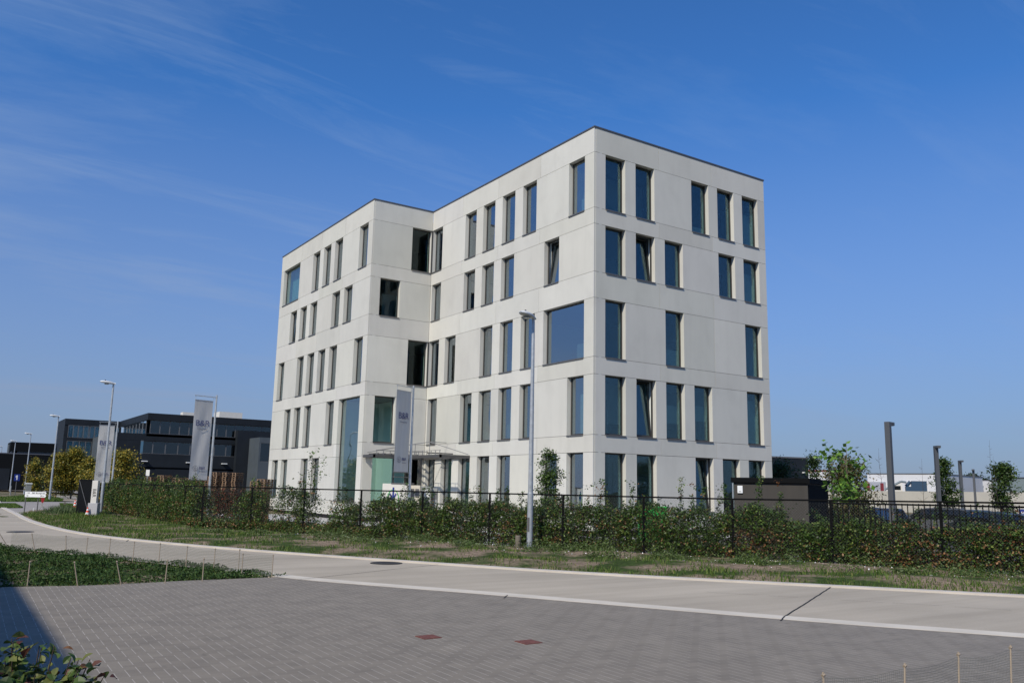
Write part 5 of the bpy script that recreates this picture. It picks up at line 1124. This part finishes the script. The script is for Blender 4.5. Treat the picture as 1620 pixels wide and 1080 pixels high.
dup(p1, (22.06, -3.4, pz), R_(-125), 'square lamp post before the white hall, second nearest'); dup(p1, (40.95, 5.63, pz), R_(-125), 'third square lamp post, beside the slim green tree'); dup(p1, (61.2, 15.4, pz), R_(-160), 'farthest thin square lamp post before the cream wall'); dup(p1, (55, 27.2, pz), R_(150), 'square lamp post showing left of the young large-leaved tree')

def car(loc, rz, label, paint, body=0, est=False):
    t = thing('parked_car', loc, label, 'car', 'cars parked behind the hedge', rz=rz)
    # side profile (x forward), cross-sections
    if est: pr = [(-2.2, .45, .95), (-2.25, .95, 1.0), (-2.0, 1.40, .80), (-1.0, 1.50, .78), (.3, 1.48, .76), (1.05, 1.02, .94), (2.0, .86, .92), (2.25, .45, .85)]
    else: pr = [(-2.15, .40, .88), (-2.2, .92, .92), (-1.75, 1.20, .80), (-1.1, 1.42, .74), (.1, 1.44, .73), (.95, .98, .90), (1.95, .80, .88), (2.15, .40, .80)]
    def hull(mb, secs):
        n_ = len(secs)
        for x, zb, zt, wb, wt in secs: mb.v += [(x, -wb, zb), (x, -wb, (zb+zt)/2), (x, -wt, zt), (x, wt, zt), (x, wb, (zb+zt)/2), (x, wb, zb)]
        for i in range(n_-1):
            for j in range(6): mb.f.append((i*6+j, i*6+(j+1) % 6, (i+1)*6+(j+1) % 6, (i+1)*6+j)); mb.c.append(None)
        mb.f += [tuple(range(6))[::-1], tuple(range(n_*6-6, n_*6))]; mb.c += [None, None]
    low = MB(); hull(low, [(-2.22, .35, .85, .80, .70), (-2.1, .25, .98, .88, .80), (-1.3, .22, 1.0, .90, .82), (0, .22, .98, .90, .83), (.9, .22, .96, .90, .82), (1.8, .24, .84, .88, .76), (2.15, .32, .68, .76, .62)]); low.obj('body', paint, t, bevel=.04)
    top = 1.50 if est else 1.43; xb = -2.05 if est else -1.75
    cab = MB(); hull(cab, [(xb-.05, .95, 1.0, .80, .78), (xb+.35, .95, top-.06, .80, .62), (xb+.7, .95, top, .80, .62), (.1, .95, top, .80, .62), (.35, .95, top-.06, .80, .62), (1.1, .93, .97, .80, .77)]); g = cab.obj('window_band', M_CARGLASS, t)
    rf = MB(); hull(rf, [(xb+.33, top-.08, top-.03, .64, .62), (xb+.7, top-.02, top+.03, .645, .58), (.1, top-.02, top+.03, .645, .58), (.38, top-.08, top-.03, .64, .62)]); rf.obj('roof', paint, t)
    pl = MB()
    for sg in (-1, 1):
        for x0, x1 in ((xb-.02, xb+.42), (-.55, -.5), (.36, 1.12)):
            pl.tube((x0, sg*.80, .98), (x1 if abs(x1-x0) < .1 else (x1 if x0 < 0 else x0), sg*.64, top-.05), .03, n=4) if x0 < 0 else pl.tube((1.1, sg*.79, .98), (.36, sg*.64, top-.05), .03, n=4)
    pl.obj('pillars', paint, t)
    for x in (-1.35, 1.35):
        for sg in (-1, 1):
            m = MB(); m.tube((x, sg*.72, .32), (x, sg*.92, .32), .32, n=16); wh = m.obj('wheel', M_TYRE, t); m = MB(); m.tube((x, sg*.90, .32), (x, sg*.93, .32), .2, n=12); m.obj('rim', M_RIM, wh)
    for sg in (-1, 1):
        m = MB(); m.box((-2.24, sg*.72-.1, .72), (-2.13, sg*.72+.1, .90)); m.obj('tail_light', M_LIGHTR, t); m = MB(); m.box((1.98, sg*.62-.14, .60), (2.15, sg*.62+.14, .72)); m.obj('headlight', M_LIGHTW, t)
        m = MB(); m.box((.75, sg*.96-.08, .96), (.9, sg*.96+.08, 1.08)); m.obj('mirror', paint, t, bevel=.02)
    m = MB(); m.box((-2.245, -.26, .55), (-2.225, .26, .66)); m.obj('number_plate', M_WHITE, t)
    return t
def paint(n, c): return mat('paint_'+n, c, .45, 0, spec=.15)
for u, vt, D, rz, pc, est, lab in [(1336, 799, 45, 100, ('black', (.012, .014, .018)), True, 'black estate car beneath the large-leaved young tree'), (1402, 803.5, 47, 37, ('navy', (.008, .014, .035)), True, 'dark navy car right behind the nearest square lamp post'),
        (1472, 801, 49, 110, ('graphite', (.06, .064, .07)), True, 'graphite grey estate car behind the second square lamp post'), (1524, 803.5, 52, 70, ('steel', (.05, .065, .09)), False, 'steel blue saloon car right of the graphite estate car'),
        (1556, 808, 47, 60, ('dark_green', (.02, .03, .03)), False, 'dark low car between the steel blue car and the red sign'), (1612, 812, 46, 60, ('sky_blue', (.09, .13, .20)), False, 'light blue car at the right edge of the picture')]:
    q = at(u, vt, D); z = q[2]-(1.53 if est else 1.46); car((q[0], q[1], max(-.45, min(-.33, z))), R_(rz), lab, paint(*pc), est=est)
q = at(1587, 810, 58); t = thing('red_sign', (q[0], q[1], -.33), 'small red rectangular sign against the cream wall', 'sign', rz=R_(-60)); m = MB(); m.tube((0, 0, 0), (0, 0, 1.1), .03); m.obj('post', M_SILL, t); m = MB(); m.box((-.16, -.05, .95), (.16, -.02, 1.5)); m.obj('plate', M_RED, t)
q = at(1617, 804, 58); t = thing('parking_sign', (q[0], q[1], -.33), 'blue parking sign at the right edge above the light blue car', 'sign', rz=R_(-60)); m = MB(); m.tube((0, 0, 0), (0, 0, 1.3), .03); m.obj('post', M_SILL, t); m = MB(); m.box((-.18, -.05, 1.0), (.18, -.02, 1.5)); m.obj('plate', M_BLUE, t); text_mesh('lettering', 'P', .3, M_WHITE, t, Matrix.Translation((0, -.054, 1.25)) @ RX)

# ------------------------------------------------------------------ the hall whose shade falls over the lower left (west of the camera)
t = thing('neighbour_hall', (-33.05, -50, 0), 'grey neighbouring hall beyond the left edge, casting the shade on the paving', 'building')
m = MB(); m.box((-20, -28, -.3), (.2-.05, 46, 9.0)); m.obj('wall', M_ANTH2, t); m = MB(); m.box((-20, -28.1, 9.0), (.2, 46.1, 9.15)); m.obj('coping', M_COPING, t)
for i in range(6): m = MB(); m.box((.151, -20+i*10, .2), (.19, -16+i*10, 4)); m.obj('door', M_ANTH, t)
print('objects', len(bpy.data.objects))
